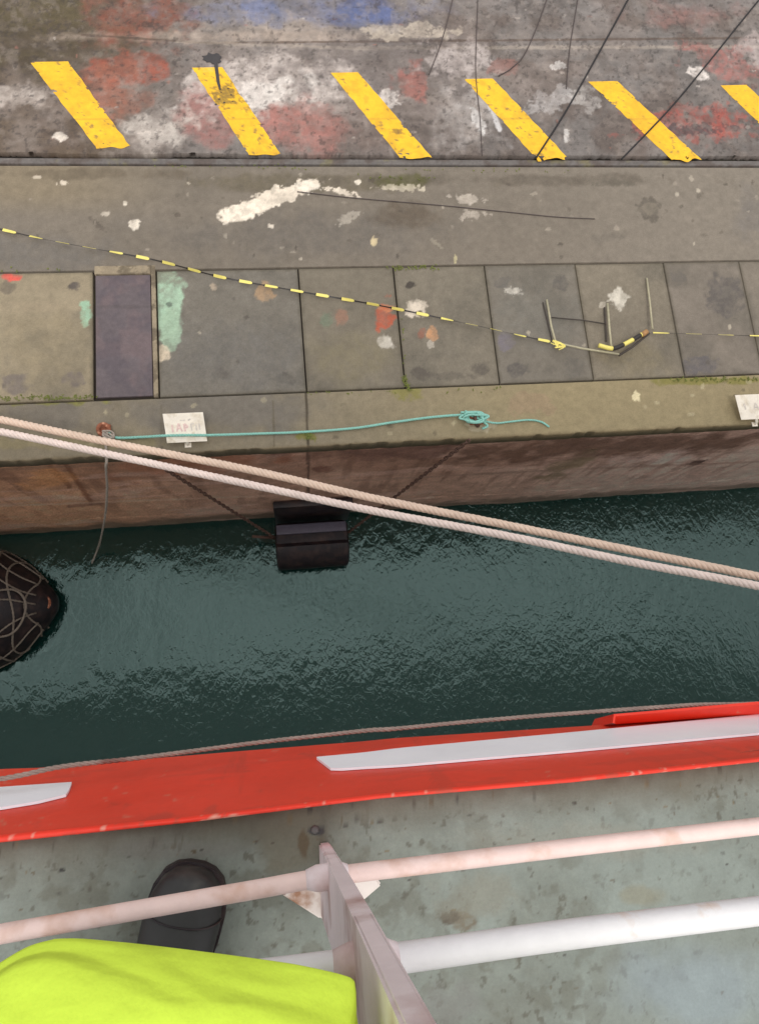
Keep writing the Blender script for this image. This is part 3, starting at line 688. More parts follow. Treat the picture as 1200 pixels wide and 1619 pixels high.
# ------------------------------------------------------------------ yellow stripes
stripes = [([(48, 98), (108, 97), (206, 231), (153, 233)], 'leftmost yellow hazard stripe beside the red paint patch'),
           ([(303, 107), (352, 106), (444, 243), (393, 243)], 'yellow hazard stripe with a dark tar splash at its top end'),
           ([(522, 115), (566, 114), (682, 248), (632, 248)], 'yellow hazard stripe between the tar splashed one and the crossed pair'),
           ([(733, 125), (779, 124), (898, 250), (850, 253)], 'yellow hazard stripe whose foot meets the left thick black cable'),
           ([(930, 129), (975, 128), (1108, 252), (1063, 254)], 'yellow hazard stripe crossed midway by the right thick black cable'),
           ([(1138, 135), (1180, 134), (1305, 253), (1262, 256)], 'yellow hazard stripe cut by the right edge of the photo')]
for k, (q, lab) in enumerate(stripes):
    q = [U(x, y, DQ-.034) for x, y in q]
    nu, nv = 26, 110; V = []; C = []
    for j in range(nv+1):
        for i in range(nu+1):
            a, b_ = i/nu, j/nv
            p = q[0].lerp(q[1], a).lerp(q[3].lerp(q[2], a), b_)
            e = 0
            if i == 0: e = -1
            if i == nu: e = 1
            if e: p.x += (vnoise(np.array(p.y*9.), np.array(k*7.+e), 3)-.5)*.02
            if j == nv: p.y += (vnoise(np.array(p.x*7.), np.array(k*3.), 4)-.6)*.07
            p.z = .034; V.append(p)
    cov = np.array(V); P = Painter(cov); P.base((238, 186, 40)); P.speck(.07, 3, 3); P.blotch((206, 154, 44), 6, .6, .1, .5, 5+k); P.blotch((120, 98, 66), 16, .70, .03, .75, 8+k)
    P.blotch((226, 172, 38), 2.5, .55, .1, .5, 6+k)
    if k == 1:
        P.blob(357, 150, 18, 16, (96, 80, 52), .75, jit=.9, soft=.12, scale=22, seed=5, hole=.3)
        P.blob(333, 104, 20, 8, (232, 196, 90), .5, seed=5)
    if k == 2: P.blob(628, 208, 10, 4, (120, 92, 50), .7, jit=.7, scale=14, seed=6)
    P.line([(48+k*210, 190), (300+k*210, 186)], 1.3, (170, 130, 50), .35)
    P.speck(.07, 26, 9)
    cut = P.n(9, 4, 40+k)
    fs = []
    for j in range(nv):
        for i in range(nu):
            v0 = j*(nu+1)+i
            edge = min(i, nu-1-i) < 1 or j > nv-6
            if (edge and cut[v0] > .68) or (min(i, nu-1-i) < 3 and cut[v0] > .78): continue
            fs.append((v0, v0+1, v0+nu+2, v0+nu+1))
    o = mk('hazard_stripe', V, fs, M['yellow'], None, True, P.c)
    c = sum(V, Vector())/len(V); origin(o, (c.x, c.y, .015)); tag(o, lab, 'painted stripe', 'yellow hazard stripes painted on the tarmac')
# tar splash
t = MB()
def splat(px, py, r, n=22, seed=1, z=.037, D=DQ-.037):
    rnd = random.Random(seed); c = U(px, py, D); pts = []
    for i in range(n):
        a = 2*math.pi*i/n; rr = r*(.7+.5*rnd.random()); pts.append((c.x+rr*math.cos(a), c.y+rr*.7*math.sin(a), z))
    t.prism(pts, (0, 0, .004))
splat(337, 92, .15, seed=3)
for px, py, r in ((347, 157, .018), (355, 162, .02), (366, 150, .016), (361, 140, .014), (342, 165, .02), (350, 146, .012), (368, 160, .012)): splat(px, py, r, 10, int(px))
t.prism([U(338, 96, DQ-.0385), U(344, 96, DQ-.0385), U(348, 130, DQ-.0385), U(350, 142, DQ-.0385), U(347, 142, DQ-.0385), U(343, 130, DQ-.0385)], (0, 0, .004))
o = t.build('tar_splash', M['tar'], smooth=False); c = U(337, 92, DQ); origin(o, (c.x, c.y, .016)); tag(o, 'dark grey tar splash with a tail over a yellow stripe', 'tar splash')

# ------------------------------------------------------------------ cables lying on the quay
def ground_path(pts, z=.03, k=10, D0=DQ):
    return catmull([U(x, y, D0-zz) for (x, y, zz) in [(p[0], p[1], p[2] if len(p) > 2 else z) for p in pts]], k)
def cable(pts, r, m, lab, z=.045, group='dark cables lying over the tarmac'):
    mb = MB().tube(ground_path(pts, z, 14), r, 7); o = mb.build('cable', m)
    c = U(pts[-1][0], pts[-1][1], DQ); origin(o, (c.x, c.y, 0)); return tag(o, lab, 'cable', group)
cable([(1040, -90), (992, 0), (940, 95), (893, 178), (847, 250)], .015, M['wire'], 'thick black cable ending at the foot of a yellow stripe')
cable([(1275, -90), (1195, 5), (1120, 98), (1060, 170), (982, 252)], .014, M['wire'], 'thick black cable crossing over a yellow stripe at the right')
cable([(728, -60), (714, 5), (698, 65), (678, 118)], .008, M['thin_wire'], 'thin dark cable at the left of the faint cables, ending early')
cable([(756, -60), (755, 5), (752, 110), (759, 190), (762, 246)], .007, M['thin_wire'], 'thin faint cable running straight down to the rail')
cable([(880, -60), (862, 5), (832, 80), (808, 108), (788, 120)], .009, M['thin_wire'], 'thin dark cable curving left above a yellow stripe')
cable([(920, -60), (912, 5), (900, 80), (895, 140)], .008, M['thin_wire'], 'thin dark cable just left of the left thick black cable')
cable([(470, 303), (560, 313), (700, 325), (800, 335), (880, 343), (940, 346)], .007, M['thin_wire'], 'thin dark cable on the concrete strip right of white splashes', z=.01)

# ------------------------------------------------------------------ barrier tape + fallen tube barrier
def tape(pts, wid, step, lab, name='barrier_tape', gapw=.45, zz=.06):
    path = catmull([U(x, y, DQ-zz) for x, y in pts], 40)
    L = [0]
    for a, b_ in zip(path[:-1], path[1:]): L.append(L[-1]+(b_-a).length)
    n = int(L[-1]/(step/8)); V = []; fs = []; mi = []
    j = 0
    for i in range(n+1):
        l = min(i*step/8, L[-1]-1e-5)
        while L[j+1] < l: j += 1
        p = path[j].lerp(path[j+1], (l-L[j])/(L[j+1]-L[j])); t_ = (path[j+1]-path[j]).normalized()
        s_ = t_.cross(Vector((0, 0, 1))).normalized(); ang = math.sin(l*2.1)*.9+math.sin(l*.7)*.6
        blk = (i//8) % 2
        wv_ = wid*(1 if not blk else gapw)
        d = (s_*math.cos(ang)+Vector((0, 0, 1))*math.sin(ang))*wv_*.5
        h = t_.cross(d).normalized()*.0015
        V += [p-d-h, p+d-h, p+d+h, p-d+h]
        if i:
            b0 = (i-1)*4; b1 = i*4
            for q in range(4): fs.append((b0+q, b0+(q+1) % 4, b1+(q+1) % 4, b1+q)); mi.append(((i-1)//8) % 2)
    o = mk(name, V, fs, M['tape_yellow'], None, False); o.data.materials.append(M['tape_black'])
    o.data.polygons.foreach_set('material_index', mi); c = path[-1]; origin(o, (c.x, c.y, 0)); return tag(o, lab, 'barrier tape', 'lengths of barrier tape')
tape([(-300, 300), (-60, 348), (0, 362), (90, 382), (240, 410), (350, 438), (470, 460), (600, 483), (745, 513), (830, 532), (874, 541)], .044, .19, 'yellow and black barrier tape stretched from the left edge to the tube barrier')
tape([(1032, 526), (1100, 528), (1200, 531), (1400, 536)], .022, .27, 'faint thin barrier tape running right from the tube barrier', gapw=.3)
br = empty('tube_barrier', U(950, 540, DQ), 'collapsed pale tube barrier lying on the slabs wrapped in hazard tape', 'barrier')
def bar(pts, r, m, name): return MB().tube([U(x, y, DQ-z) for x, y, z in pts], r, 8).build(name, m, br)
bar([(864, 474, .05), (871, 515, .09), (878, 541, .12)], .016, M['tube_pale'], 'leg')
bar([(960, 480, .05), (963, 520, .09), (966, 548, .12)], .017, M['tube_pale'], 'leg')
bar([(1022, 440, .03), (1027, 480, .07), (1031, 520, .12)], .015, M['tube_pale'], 'leg')
bar([(858, 478, .02), (866, 512, .03), (872, 538, .03)], .010, M['tube_dark'], 'dark_bar')  # thin dark bars low beside the pale legs
bar([(955, 486, .02), (957, 518, .03), (958, 540, .03)], .012, M['tube_dark'], 'dark_bar')
bar([(872, 502, .05), (920, 506, .05), (957, 512, .05)], .010, M['tube_dark'], 'dark_bar_across')  # thin dark bar running across between the legs
bar([(874, 541, .13), (920, 551, .13), (978, 560, .13)], .016, M['tube_pale'], 'front_bar')
bar([(978, 562, .12), (1000, 548, .12), (1026, 527, .12)], .018, M['tube_dark'], 'side_bar')
path = [U(x, y, DQ-.16) for x, y in ((946, 546), (968, 551), (985, 545), (1000, 537), (1012, 530), (1020, 526))]
path = catmull(path, 6)
L_ = len(path)-1
for k in range(5):
    a, b_ = int(k*L_/5), int((k+1)*L_/5)
    MB().tube(path[a:b_+1], .034, 10).build('hazard_wrap', M['tape_yellow' if k % 2 == 0 else 'tape_black'], br)
MB().tube([U(1014, 530, DQ-.16), U(1022, 524, DQ-.16)], .04, 10).build('end_cap', M['wood'], br)
b = MB()
for s_ in range(4):
    b.tube(catmull([U(x+random.uniform(-4, 4), y+random.uniform(-4, 4), DQ-.15) for x, y in ((874, 541), (884, 545), (878, 538), (890, 546), (880, 550))], 6), .008, 5)
b.build('tape_knot', M['tape_yellow'], br)

# ------------------------------------------------------------------ signs on the coping
def sign(px, py, wd, dp, skew, lab, marks, post):
    c = U(px, py, DQ-.16); base = U(post[0], post[1], DQ); base.z = 0
    t = empty('warning_sign', base, lab, 'sign', 'white signs on the quay coping')
    rot = Matrix.Rotation(R(16), 3, 'X')
    # plate: edge nearest the ship is lower; corners skewed as bent
    def pt(a, b_, h=0): return c+rot @ Vector((a*wd/2+(-b_)*skew, b_*dp/2, h))
    pl = MB().prism([pt(-1, -1), pt(1, -1), pt(1, 1), pt(-1, 1)], rot @ Vector((0, 0, -.008))).build('plate', M['sign'], t, False)
    cl_ = []
    for mk_ in sorted((m_ for m_ in marks if abs(m_[2]-m_[0]) < .5), key=lambda q: min(q[0], q[2])):
        lo_, hi_, row = min(mk_[0], mk_[2]), max(mk_[0], mk_[2]), mk_[1] > .4
        for c_ in cl_:
            if c_[2] == (mk_[5], row) and lo_ < c_[1]+.045: c_[3].append(mk_); c_[1] = max(c_[1], hi_); break
        else: cl_.append([lo_, hi_, (mk_[5], row), [mk_]])
    for c_ in cl_:
        lt_ = MB()
        for q_, (a0, b0, a1, b1, w_, red) in enumerate(c_[3]):
            p0, p1 = pt(a0, b0, .002+.0004*q_), pt(a1, b1, .002+.0004*q_); d = (p1-p0); n_ = (rot @ Vector((0, 0, 1))).cross(d).normalized()*w_/2
            lt_.prism([p0-n_, p0+n_, p1+n_, p1-n_], rot @ Vector((0, 0, .0015)))
        lt_.build('letter', M['sign_red' if c_[2][0] else 'sign_grey'], pl, False)
    MB().tube([base+Vector((0, 0, -.02)), Vector((base.x, base.y+.02, .06)), c+rot @ Vector((.02, -dp*.35, -.01))], .022, 10).build('post', M['sign'], t)
    MB().box((base.x, base.y, .006), .09, .07, .012, None, .002).build('foot_plate', M['sign'], t, 'auto')
    return t
mk1 = [(-.62, -.28, -.62, .22, .022, 1), (-.42, -.26, -.30, .30, .022, 1), (-.30, .30, -.16, -.26, .022, 1), (-.38, -.05, -.2, -.05, .02, 1), (-.02, -.26, -.02, .26, .03, 1), (.0, .26, .16, .05, .022, 1), (.16, .05, .0, -.05, .022, 1),
       (.32, -.24, .32, .24, .022, 0), (.32, .24, .48, .24, .02, 0), (.56, -.24, .56, .2, .022, 0), (.72, -.2, .72, .24, .022, 0), (-.2, .5, .05, .5, .018, 0), (.2, .48, .34, .58, .018, 0), (-.66, -.32, .3, -.32, .012, 1)]
sign(293, 676, .54, .40, .015, 'white sign with faded red lettering behind the teal rope', mk1, (298, 704))
mk2 = [(-.6, -.2, -.6, .28, .024, 0), (-.68, .1, -.6, .28, .02, 0), (-.1, -.25, .05, .3, .024, 0), (.05, .3, .2, -.25, .024, 0), (-.04, -.05, .14, -.05, .02, 0), (.4, -.25, .4, .28, .024, 0), (.4, .28, .62, .05, .02, 0)]
sign(1193, 643, .56, .38, .05, 'white sign with faint grey lettering cut by the right edge', mk2, (1192, 671))

# ------------------------------------------------------------------ mooring ring, teal rope, hanging line
c = U(166, 681, DQ)
mr_ = empty('mooring_ring', (c.x, c.y, 0), 'rusty orange mooring ring on coping at the left end of teal rope', 'mooring ring', 'rusty rings on the quay coping')
MB().torus((c.x, c.y, .05), .075, .026, Matrix.Rotation(R(25), 3, 'X')).build('ring', M['rust'], mr_)
MB().box((c.x, c.y+.01, .012), .17, .15, .024, None, .008).build('base_plate', M['rust'], mr_, 'auto')
c2 = U(752, 664, DQ)
mr2 = empty('mooring_ring', (c2.x, c2.y, 0), 'dark rusty mooring ring under the teal rope knot', 'mooring ring', 'rusty rings on the quay coping')
MB().torus((c2.x, c2.y-.03, .05), .08, .024, Matrix.Rotation(R(60), 3, 'Y')).build('ring', M['chain'], mr2)
MB().box((c2.x, c2.y, .012), .2, .16, .024, None, .008).build('base_plate', M['rust'], mr2, 'auto')
tr = ground_path([(172, 684, .06), (185, 692, .05), (225, 691, .03), (256, 689, .13), (295, 688, .16), (333, 688, .13), (400, 686, .03), (480, 683, .03), (560, 677, .03), (620, 668, .03), (680, 660, .03), (730, 656, .06), (752, 658, .1)], .03, 30)
b = MB().rope(tr, .019, .12)
kn = []
rr = random.Random(5)
for k in range(7):
    pts = []
    for q in range(7):
        a = q/6*2*math.pi+k
        pts.append(U(750+math.cos(a)*(14+rr.uniform(-4, 10)), 660+math.sin(a)*(6+rr.uniform(-2, 3)), DQ-.09-.03*math.sin(a*2+k)-.01*k))
    b.tube(catmull(pts, 8), .016, 7)
b.tube(catmull([U(x, y, DQ-z) for x, y, z in ((735, 650, .12), (745, 655, .1), (770, 672, .08), (762, 678, .05))], 8), .017, 7)
b.tube(catmull([U(x, y, DQ-z) for x, y, z in ((728, 652, .08), (760, 652, .12), (768, 664, .1))], 8), .016, 7)
b.rope(ground_path([(752, 658, .1), (768, 666, .08), (785, 669, .03), (805, 667, .02), (835, 664, .02), (855, 667, .02), (868, 675, .02)], .02, 16), .015, .12)
o = b.build('teal_rope', M['teal']); origin(o, (c2.x, c2.y, 0)); tag(o, 'teal rope strung along the coping to a knotted end', 'rope')
def wl(px, py, off):
    lo, hi = 9.0, 16.0
    for _ in range(50):
        m_ = (lo+hi)/2
        if U(px, py, m_).y < YWALL-off: lo = m_
        else: hi = m_
    return U(px, py, lo)
hl = catmull([U(170, 684, DQ-.08), U(168, 700, DQ-.03), Vector((U(168, 716, DQ).x, YC-.04, -.03)), wl(168, 740, .12), wl(170, 775, .2), wl(166, 820, .34), U(157, 862, 13.75), U(143, 897, 14.35)], 14)
b = MB().rope(hl, .02, .1)
for k in range(4):
    pts = [U(172+math.cos(a+k)*9, 687+math.sin(a+k*2)*6, DQ-.07-.02*math.sin(a*3)) for a in (0, 1, 2, 3, 4, 5, 6)]
    b.tube(catmull(pts, 6), .013, 6)
o = b.build('hanging_line', M['grey_rope']); origin(o, (c.x, c.y, 0)); tag(o, 'thin grey line hanging from rusty ring down into the water', 'rope')

# ------------------------------------------------------------------ big mooring ropes
for nm, pts, m, lab in (('mooring_rope', [(-700, 515, 9.75), (-300, 600, 9.2), (0, 663, 8.85), (167, 698, 8.65), (400, 744, 8.4), (587, 787, 8.15), (800, 830, 7.9), (1000, 871, 7.6), (1200, 912, 7.3), (1700, 1016, 6.4), (2400, 1160, 5.0)], 'rope_tan', 'upper tan mooring rope stretched diagonally across the water'),
                        ('mooring_rope', [(-700, 537, 9.75), (-300, 620, 9.2), (0, 682, 8.80), (167, 717, 8.6), (400, 767, 8.35), (587, 807, 8.1), (800, 847, 7.8), (1000, 889, 7.5), (1200, 927, 7.2), (1700, 1030, 6.3), (2400, 1172, 4.9)], 'rope_pink', 'lower pinkish mooring rope stretched diagonally across the water')):
    path = catmull([U(*p) for p in pts], 110)
    o = MB().rope(path, .048 if m == 'rope_tan' else .046, .26, 4, 7).build(nm, M[m]); origin(o, path[0]); tag(o, lab, 'mooring rope', 'pair of mooring ropes')

# ------------------------------------------------------------------ fenders
Df = 13.95
cL, cR = U(437, 868, Df), U(550, 866, Df)
fe = empty('fender', ((cL.x+cR.x)/2, 2.4, CAMZ-Df), 'dark rubber roll fender hung on chains against the quay wall', 'fender', 'fenders floating in the water')
def dring(x, r, y0=2.38, z0=CAMZ-Df, n=36):
    pts = []
    for i in range(n):
        a = 2*math.pi*i/n; yy, zz = r*math.cos(a), r*math.sin(a)
        if zz > r*.72 and yy > -.0: zz = r*.72+(zz-r*.72)*.3
        pts.append((x, y0+yy, z0+zz))
    return pts
x0, x1 = cL.x, cR.x
MB().loft([dring(x0+.02, .12), dring(x0, .16), dring(x0, .40), dring(x0+.03, .455), dring(x0+.08, .47), dring((x0+x1)/2, .475), dring(x1-.08, .47), dring(x1-.03, .455), dring(x1, .40), dring(x1, .16), dring(x1-.02, .12)]).build('rubber_roll', M['rubber'], fe, 'auto')
zt = CAMZ-Df+.30
MB().box(((x0+x1)/2, 2.38+.27, zt+.085), x1-x0-.06, .2, .05, Matrix.Rotation(R(-8), 3, 'X'), .018).build('grey_strip', M['rubber_grey'], fe, 'auto')  # lighter grey strip along the far upper side of the roll
MB().tube([(x0-.45, 2.6, zt-.1), (x0, 2.55, zt-.2)], .03, 8).build('axle', M['chain'], fe)
def chain(p0, p1, name='chain', sag=.0):
    p0, p1 = Vector(p0), Vector(p1); L_ = (p1-p0).length; n = int(L_/.08); b = MB(); d = (p1-p0).normalized()
    q = d.to_track_quat('X', 'Z').to_matrix()
    for i in range(n):
        t = (i+.5)/n; p = p0.lerp(p1, t); p.z -= sag*4*t*(1-t)
        rot = q @ Matrix.Rotation(R(90*(i % 2)), 3, 'X')
        bm = MB().torus((0, 0, 0), .034, .012, None, 12, 6)
        b0 = len(b.v)
        b.v += [p+rot @ Vector((v.x*1.5, v.y*.75, v.z)) for v in bm.v]; b.f += [tuple(b0+k for k in f) for f in bm.f]
    return b.build(name, M['chain'], fe)
def wallpt(px, py, off=.08):
    lo, hi = 9.0, 16.0
    for _ in range(50):
        m_ = (lo+hi)/2
        if U(px, py, m_).y < YWALL-off: lo = m_
        else: hi = m_
    return U(px, py, lo)
k0 = wallpt(733, 708); chain(wallpt(742, 696), Vector((x1, 2.55, zt-.2)))
chain(wallpt(262, 742), Vector((x0, 2.55, zt-.2)))
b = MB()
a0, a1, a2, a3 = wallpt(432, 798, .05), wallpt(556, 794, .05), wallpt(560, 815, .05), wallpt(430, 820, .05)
b.box(((a0.x+a1.x)/2, YWALL-.09, (a0.z+a3.z)/2-.1), a1.x-a0.x, .14, abs(a0.z-a3.z)+.5, None, .03)  # dark box on the wall behind the roll
o = b.build('dark_panel', M['rubber'], None, 'auto'); origin(o, ((a0.x+a1.x)/2, YWALL-.02, (a0.z+a3.z)/2)); tag(o, 'dark panel on the quay wall behind the roll fender', 'fender panel')

# big pneumatic fender at the left
tipx = U(90, 967, 13.9).x; cy = U(0, 962, 14.1).y; cz = ZW+.25
big = empty('fender', (tipx-1.6, cy, ZW), 'large round black floating fender wrapped in rope net at left', 'fender', 'fenders floating in the water')
prof = [(0, .06), (.03, .16), (.13, .31), (.3, .52), (.55, .78), (.85, 1.0), (1.15, 1.14), (1.5, 1.2), (3.6, 1.2), (4.0, 1.1), (4.6, .6), (5.0, .1)]
pr = []
for i in range(len(prof)-1):
    for k in range(4): pr.append((prof[i][0]+(prof[i+1][0]-prof[i][0])*k/4, prof[i][1]+(prof[i+1][1]-prof[i][1])*k/4))
pr.append(prof[-1])
MB().loft([[(tipx-a, cy+r*math.cos(2*math.pi*k/40), cz+r*math.sin(2*math.pi*k/40)) for k in range(40)] for a, r in pr]).build('rubber_body', M['rubber'], big)
def fpt(a, ang, off=.02):
    r = np.interp(a, [p[0] for p in prof], [p[1] for p in prof])+off
    return Vector((tipx-a, cy+r*math.cos(ang), cz+r*math.sin(ang)))
for k in range(13):
    a = R(10+27.7*k); MB().rope([fpt(.25+i*.05, a+math.sin(i*.2+k)*.16+math.sin(i*.07*(1+k%3))*.1) for i in range(80)], .02, .12, 3, 5).build('net_rope', M['net'], big)
for a in (.32, .6, .9, 1.2, 1.55, 2.1, 2.7): MB().rope([fpt(a+.07*math.sin(3*t_+a*9), t_) for t_ in np.linspace(0, 2*math.pi, 70)], .022, .12, 3, 5).build('net_rope', M['net'], big)
MB().rope(catmull([fpt(1.3, R(60), .05), fpt(1.0, R(80), .06), fpt(.5, R(75), .08), fpt(.35, R(100), .1), fpt(.6, R(130), .06), fpt(1.2, R(120), .05)], 14), .024, .12, 3, 5).build('net_rope', M['net'], big)
MB().torus((tipx-.24, cy, cz+.26), .14, .05, Matrix.Rotation(R(20), 3, 'Y')).build('towing_eye', M['rust'], big)
MB().box((tipx-.33, cy, cz+.3), .3, .16, .14, Matrix.Rotation(R(25), 3, 'Y'), .04).build('shackle', M['rust'], big, 'auto')

# ------------------------------------------------------------------ ship
ship = empty('ship', (0, -.3, CAMZ-DDECK), 'red hulled ship with white stripes, grey green deck and pale pipe railing', 'ship')
lip_b = [(0, 1332), (300, 1300), (600, 1262), (900, 1237), (1200, 1204)]
lip_t = [(0, 1320), (300, 1291), (600, 1255), (900, 1229), (1200, 1197)]
cont = [(0, 1216), (60, 1214), (130, 1209), (220, 1201), (375, 1188), (575, 1172), (625, 1167), (800, 1156), (970, 1145), (1200, 1129)]
def ip(t, x): return np.interp(x, [a for a, _ in t], [b_ for _, b_ in t])
DL, DB = DDECK-.05, 1.75
cols = list(range(0, 1201, 4))
def hullpts(x):
    return U(x, ip(lip_b, x), DL), U(x, ip(lip_t, x), DL), U(x, ip(cont, x), DB)
rows = []
for x in cols:
    lb, lt, cb = hullpts(x); rows.append((lb, lt, cb))
def ext(r, dx):                       # carry the ship on fore and aft
    return tuple(p+Vector((dx*(1 if i < 2 else 1.0), 0, 0)) for i, p in enumerate(r))
allr = [ext(rows[0], d) for d in (-14, -9, -5, -2.5, -1.2, -.5)]+rows+[ext(rows[-1], d) for d in (.5, 1.2, 2.5, 5, 9, 14)]
def strip(rings, name, m, parent, smooth='auto', paint=None):
    b = MB(); n = len(rings[0])
    for r in rings: b.v += [Vector(p) for p in r]
    for i in range(len(rings)-1):
        for k in range(n-1): b.f.append((i*n+k, i*n+k+1, (i+1)*n+k+1, (i+1)*n+k))
    o = b.build(name, m, parent, smooth)
    if paint:
        co = np.array([tuple(v.co) for v in o.data.vertices]); P = Painter(co); P.fixed = False; P.a, P.b = P.x, P.z+P.y; paint(P); addcol(o.data, P.c)
    return o
def p_hull(P):
    P.base((230, 62, 40)); P.speck(.06, 2.5, 3); P.speck(.05, 14, 4)
    sc_ = fbm(P.x*.25, P.z, 22, 4, 5); P.mix(sstep(.6, .72, sc_)*.35, (196, 60, 46))
    run = fbm(P.x, P.z*.06, 26, 4, 7); P.mix(sstep(.62, .74, run)*.3*.8, (150, 58, 44))
    P.mix(sstep(.66, .74, P.n(11, 5, 9))*.4, (176, 66, 52))
    P.mix(sstep(.75, .79, P.n(34, 5, 10))*.5, (216, 130, 108))
    
def p_lip(P):
    P.base((250, 62, 42)); P.speck(.06, 8, 3); P.speck(.05, 40, 4)
    P.blob(365, 1295, 46, 4, (228, 170, 150), .85, rot=-6, jit=.9, scale=30, seed=3, hole=.3)
    P.blob(700, 1250, 20, 3, (190, 90, 70), .6, jit=.9, scale=30, seed=4); P.blob(930, 1232, 16, 3, (206, 120, 96), .6, jit=.9, scale=30, seed=5); P.blob(120, 1322, 20, 3, (186, 80, 60), .6, jit=.9, scale=30, seed=6)
    P.mix(sstep(.66, .72, P.n(40, 5, 9))*.55, (196, 86, 66)); P.mix(sstep(.72, .76, P.n(60, 5, 10))*.6, (236, 180, 160))
hr = []
NV = 44
for lb, lt, cb in allr:
    r = []
    top = lt+Vector((0, .0, -.002))
    for k in range(NV+1): r.append(top.lerp(cb, k/NV))
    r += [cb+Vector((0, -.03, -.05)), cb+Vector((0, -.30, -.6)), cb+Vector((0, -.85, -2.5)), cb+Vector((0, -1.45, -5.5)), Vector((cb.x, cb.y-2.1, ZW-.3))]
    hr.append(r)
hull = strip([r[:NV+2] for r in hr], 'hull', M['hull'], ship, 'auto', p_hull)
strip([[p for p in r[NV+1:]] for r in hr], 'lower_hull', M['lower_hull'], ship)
lr = []
for lb, lt, cb in allr:
    d = (lt-lb); u = Vector((0, 0, 1))
    lr.append([lb-u*.06, lb-u*.004, lb+d*.12+u*.008, lb+d*.5+u*.012, lb+d*.88+u*.008, lt-u*.004, lt-u*.05])
strip(lr, 'gunwale', M['gunwale'], ship, True, p_lip)
def hp(px, py, off=.006):              # point on the hull plate seen at this place
    lb, lt, cb = hullpts(px); lo, hi = 0, 1
    for _ in range(40):
        m_ = (lo+hi)/2; p = lt.lerp(cb, m_); v = PX(p.x, p.y, p.z)[1][0]
        if v > py: lo = m_
        else: hi = m_
    p = lt.lerp(cb, lo)
    return p+Vector((0, off, 0))
def stripe(xs_, top, bot):
    rr = []
    for x in xs_:
        yt, yb = ip(top, x), ip(bot, x)
        rr.append([hp(x, yt, .001)]+[hp(x, yt+(yb-yt)*k/6) for k in (0, 1, 2, 3, 4, 5, 6)]+[hp(x, yb, .001)])
    if xs_[-1] >= 1200: rr.append([p+Vector((4, 0, 0)) for p in rr[-1]])
    if xs_[0] <= 0: rr.insert(0, [p-Vector((2.5, 0, 0)) for p in rr[0]])
    return strip(rr, 'white_stripe', M['white'], hull)
stripe([501, 510, 523, 540, 560]+list(range(580, 1201, 20)), [(501, 1201), (575, 1194), (630, 1187), (900, 1162), (1200, 1133)], [(501, 1202), (523, 1219), (540, 1219.5), (575, 1217), (630, 1214), (900, 1191), (1200, 1163)])
stripe(list(range(0, 101, 10))+[105, 110, 114], [(0, 1249), (114, 1241)], [(0, 1282), (60, 1272), (105, 1261), (110, 1253), (114, 1242)])
# rubbing strake that starts part way along the hull
sr = []
for x, q in ((968, 0), (970, 1), (1000, 1), (1050, 1), (1100, 1), (1150, 1), (1200, 1)):
    yb = ip(cont, x); yt = yb-(2 if not q else np.interp(x, [970, 1200], [16, 20]))
    a = hp(x, yb+1.5, .004); bt = U(x, yt, DB-.06)
    sr.append([a+Vector((0, 0, .02)), a.lerp(bt, .25)+Vector((0, 0, .02)), a.lerp(bt, .8)+Vector((0, 0, .01)), bt, bt+Vector((0, -.02, -.12)), a+Vector((0, -.03, -.16))])
sr.append([p+Vector((3, 0, 0)) for p in sr[-1]])
strip(sr, 'rubbing_strake', M['lip'], ship)
b = MB(); b.rope(catmull([U(x, y, 1.35+(d-1.35)*.30) for x, y, d in ((-250, 1272, 1.95), (0, 1232, 2.0), (100, 1212, 2.1), (240, 1196, 2.25), (400, 1175, 2.4), (570, 1156, 2.5), (625, 1152, 2.5), (775, 1138, 2.5), (900, 1128, 2.5), (1040, 1118, 2.5), (1110, 1114, 2.54), (1200, 1112, 2.62), (1400, 1104, 2.8))], 30), .0052, .042, 3, 5)
hrp = b.build('guard_line', M['hull_rope']); origin(hrp, U(570, 1156, 1.7)); tag(hrp, 'slack grey brown line hung along the outside of the red hull', 'rope')

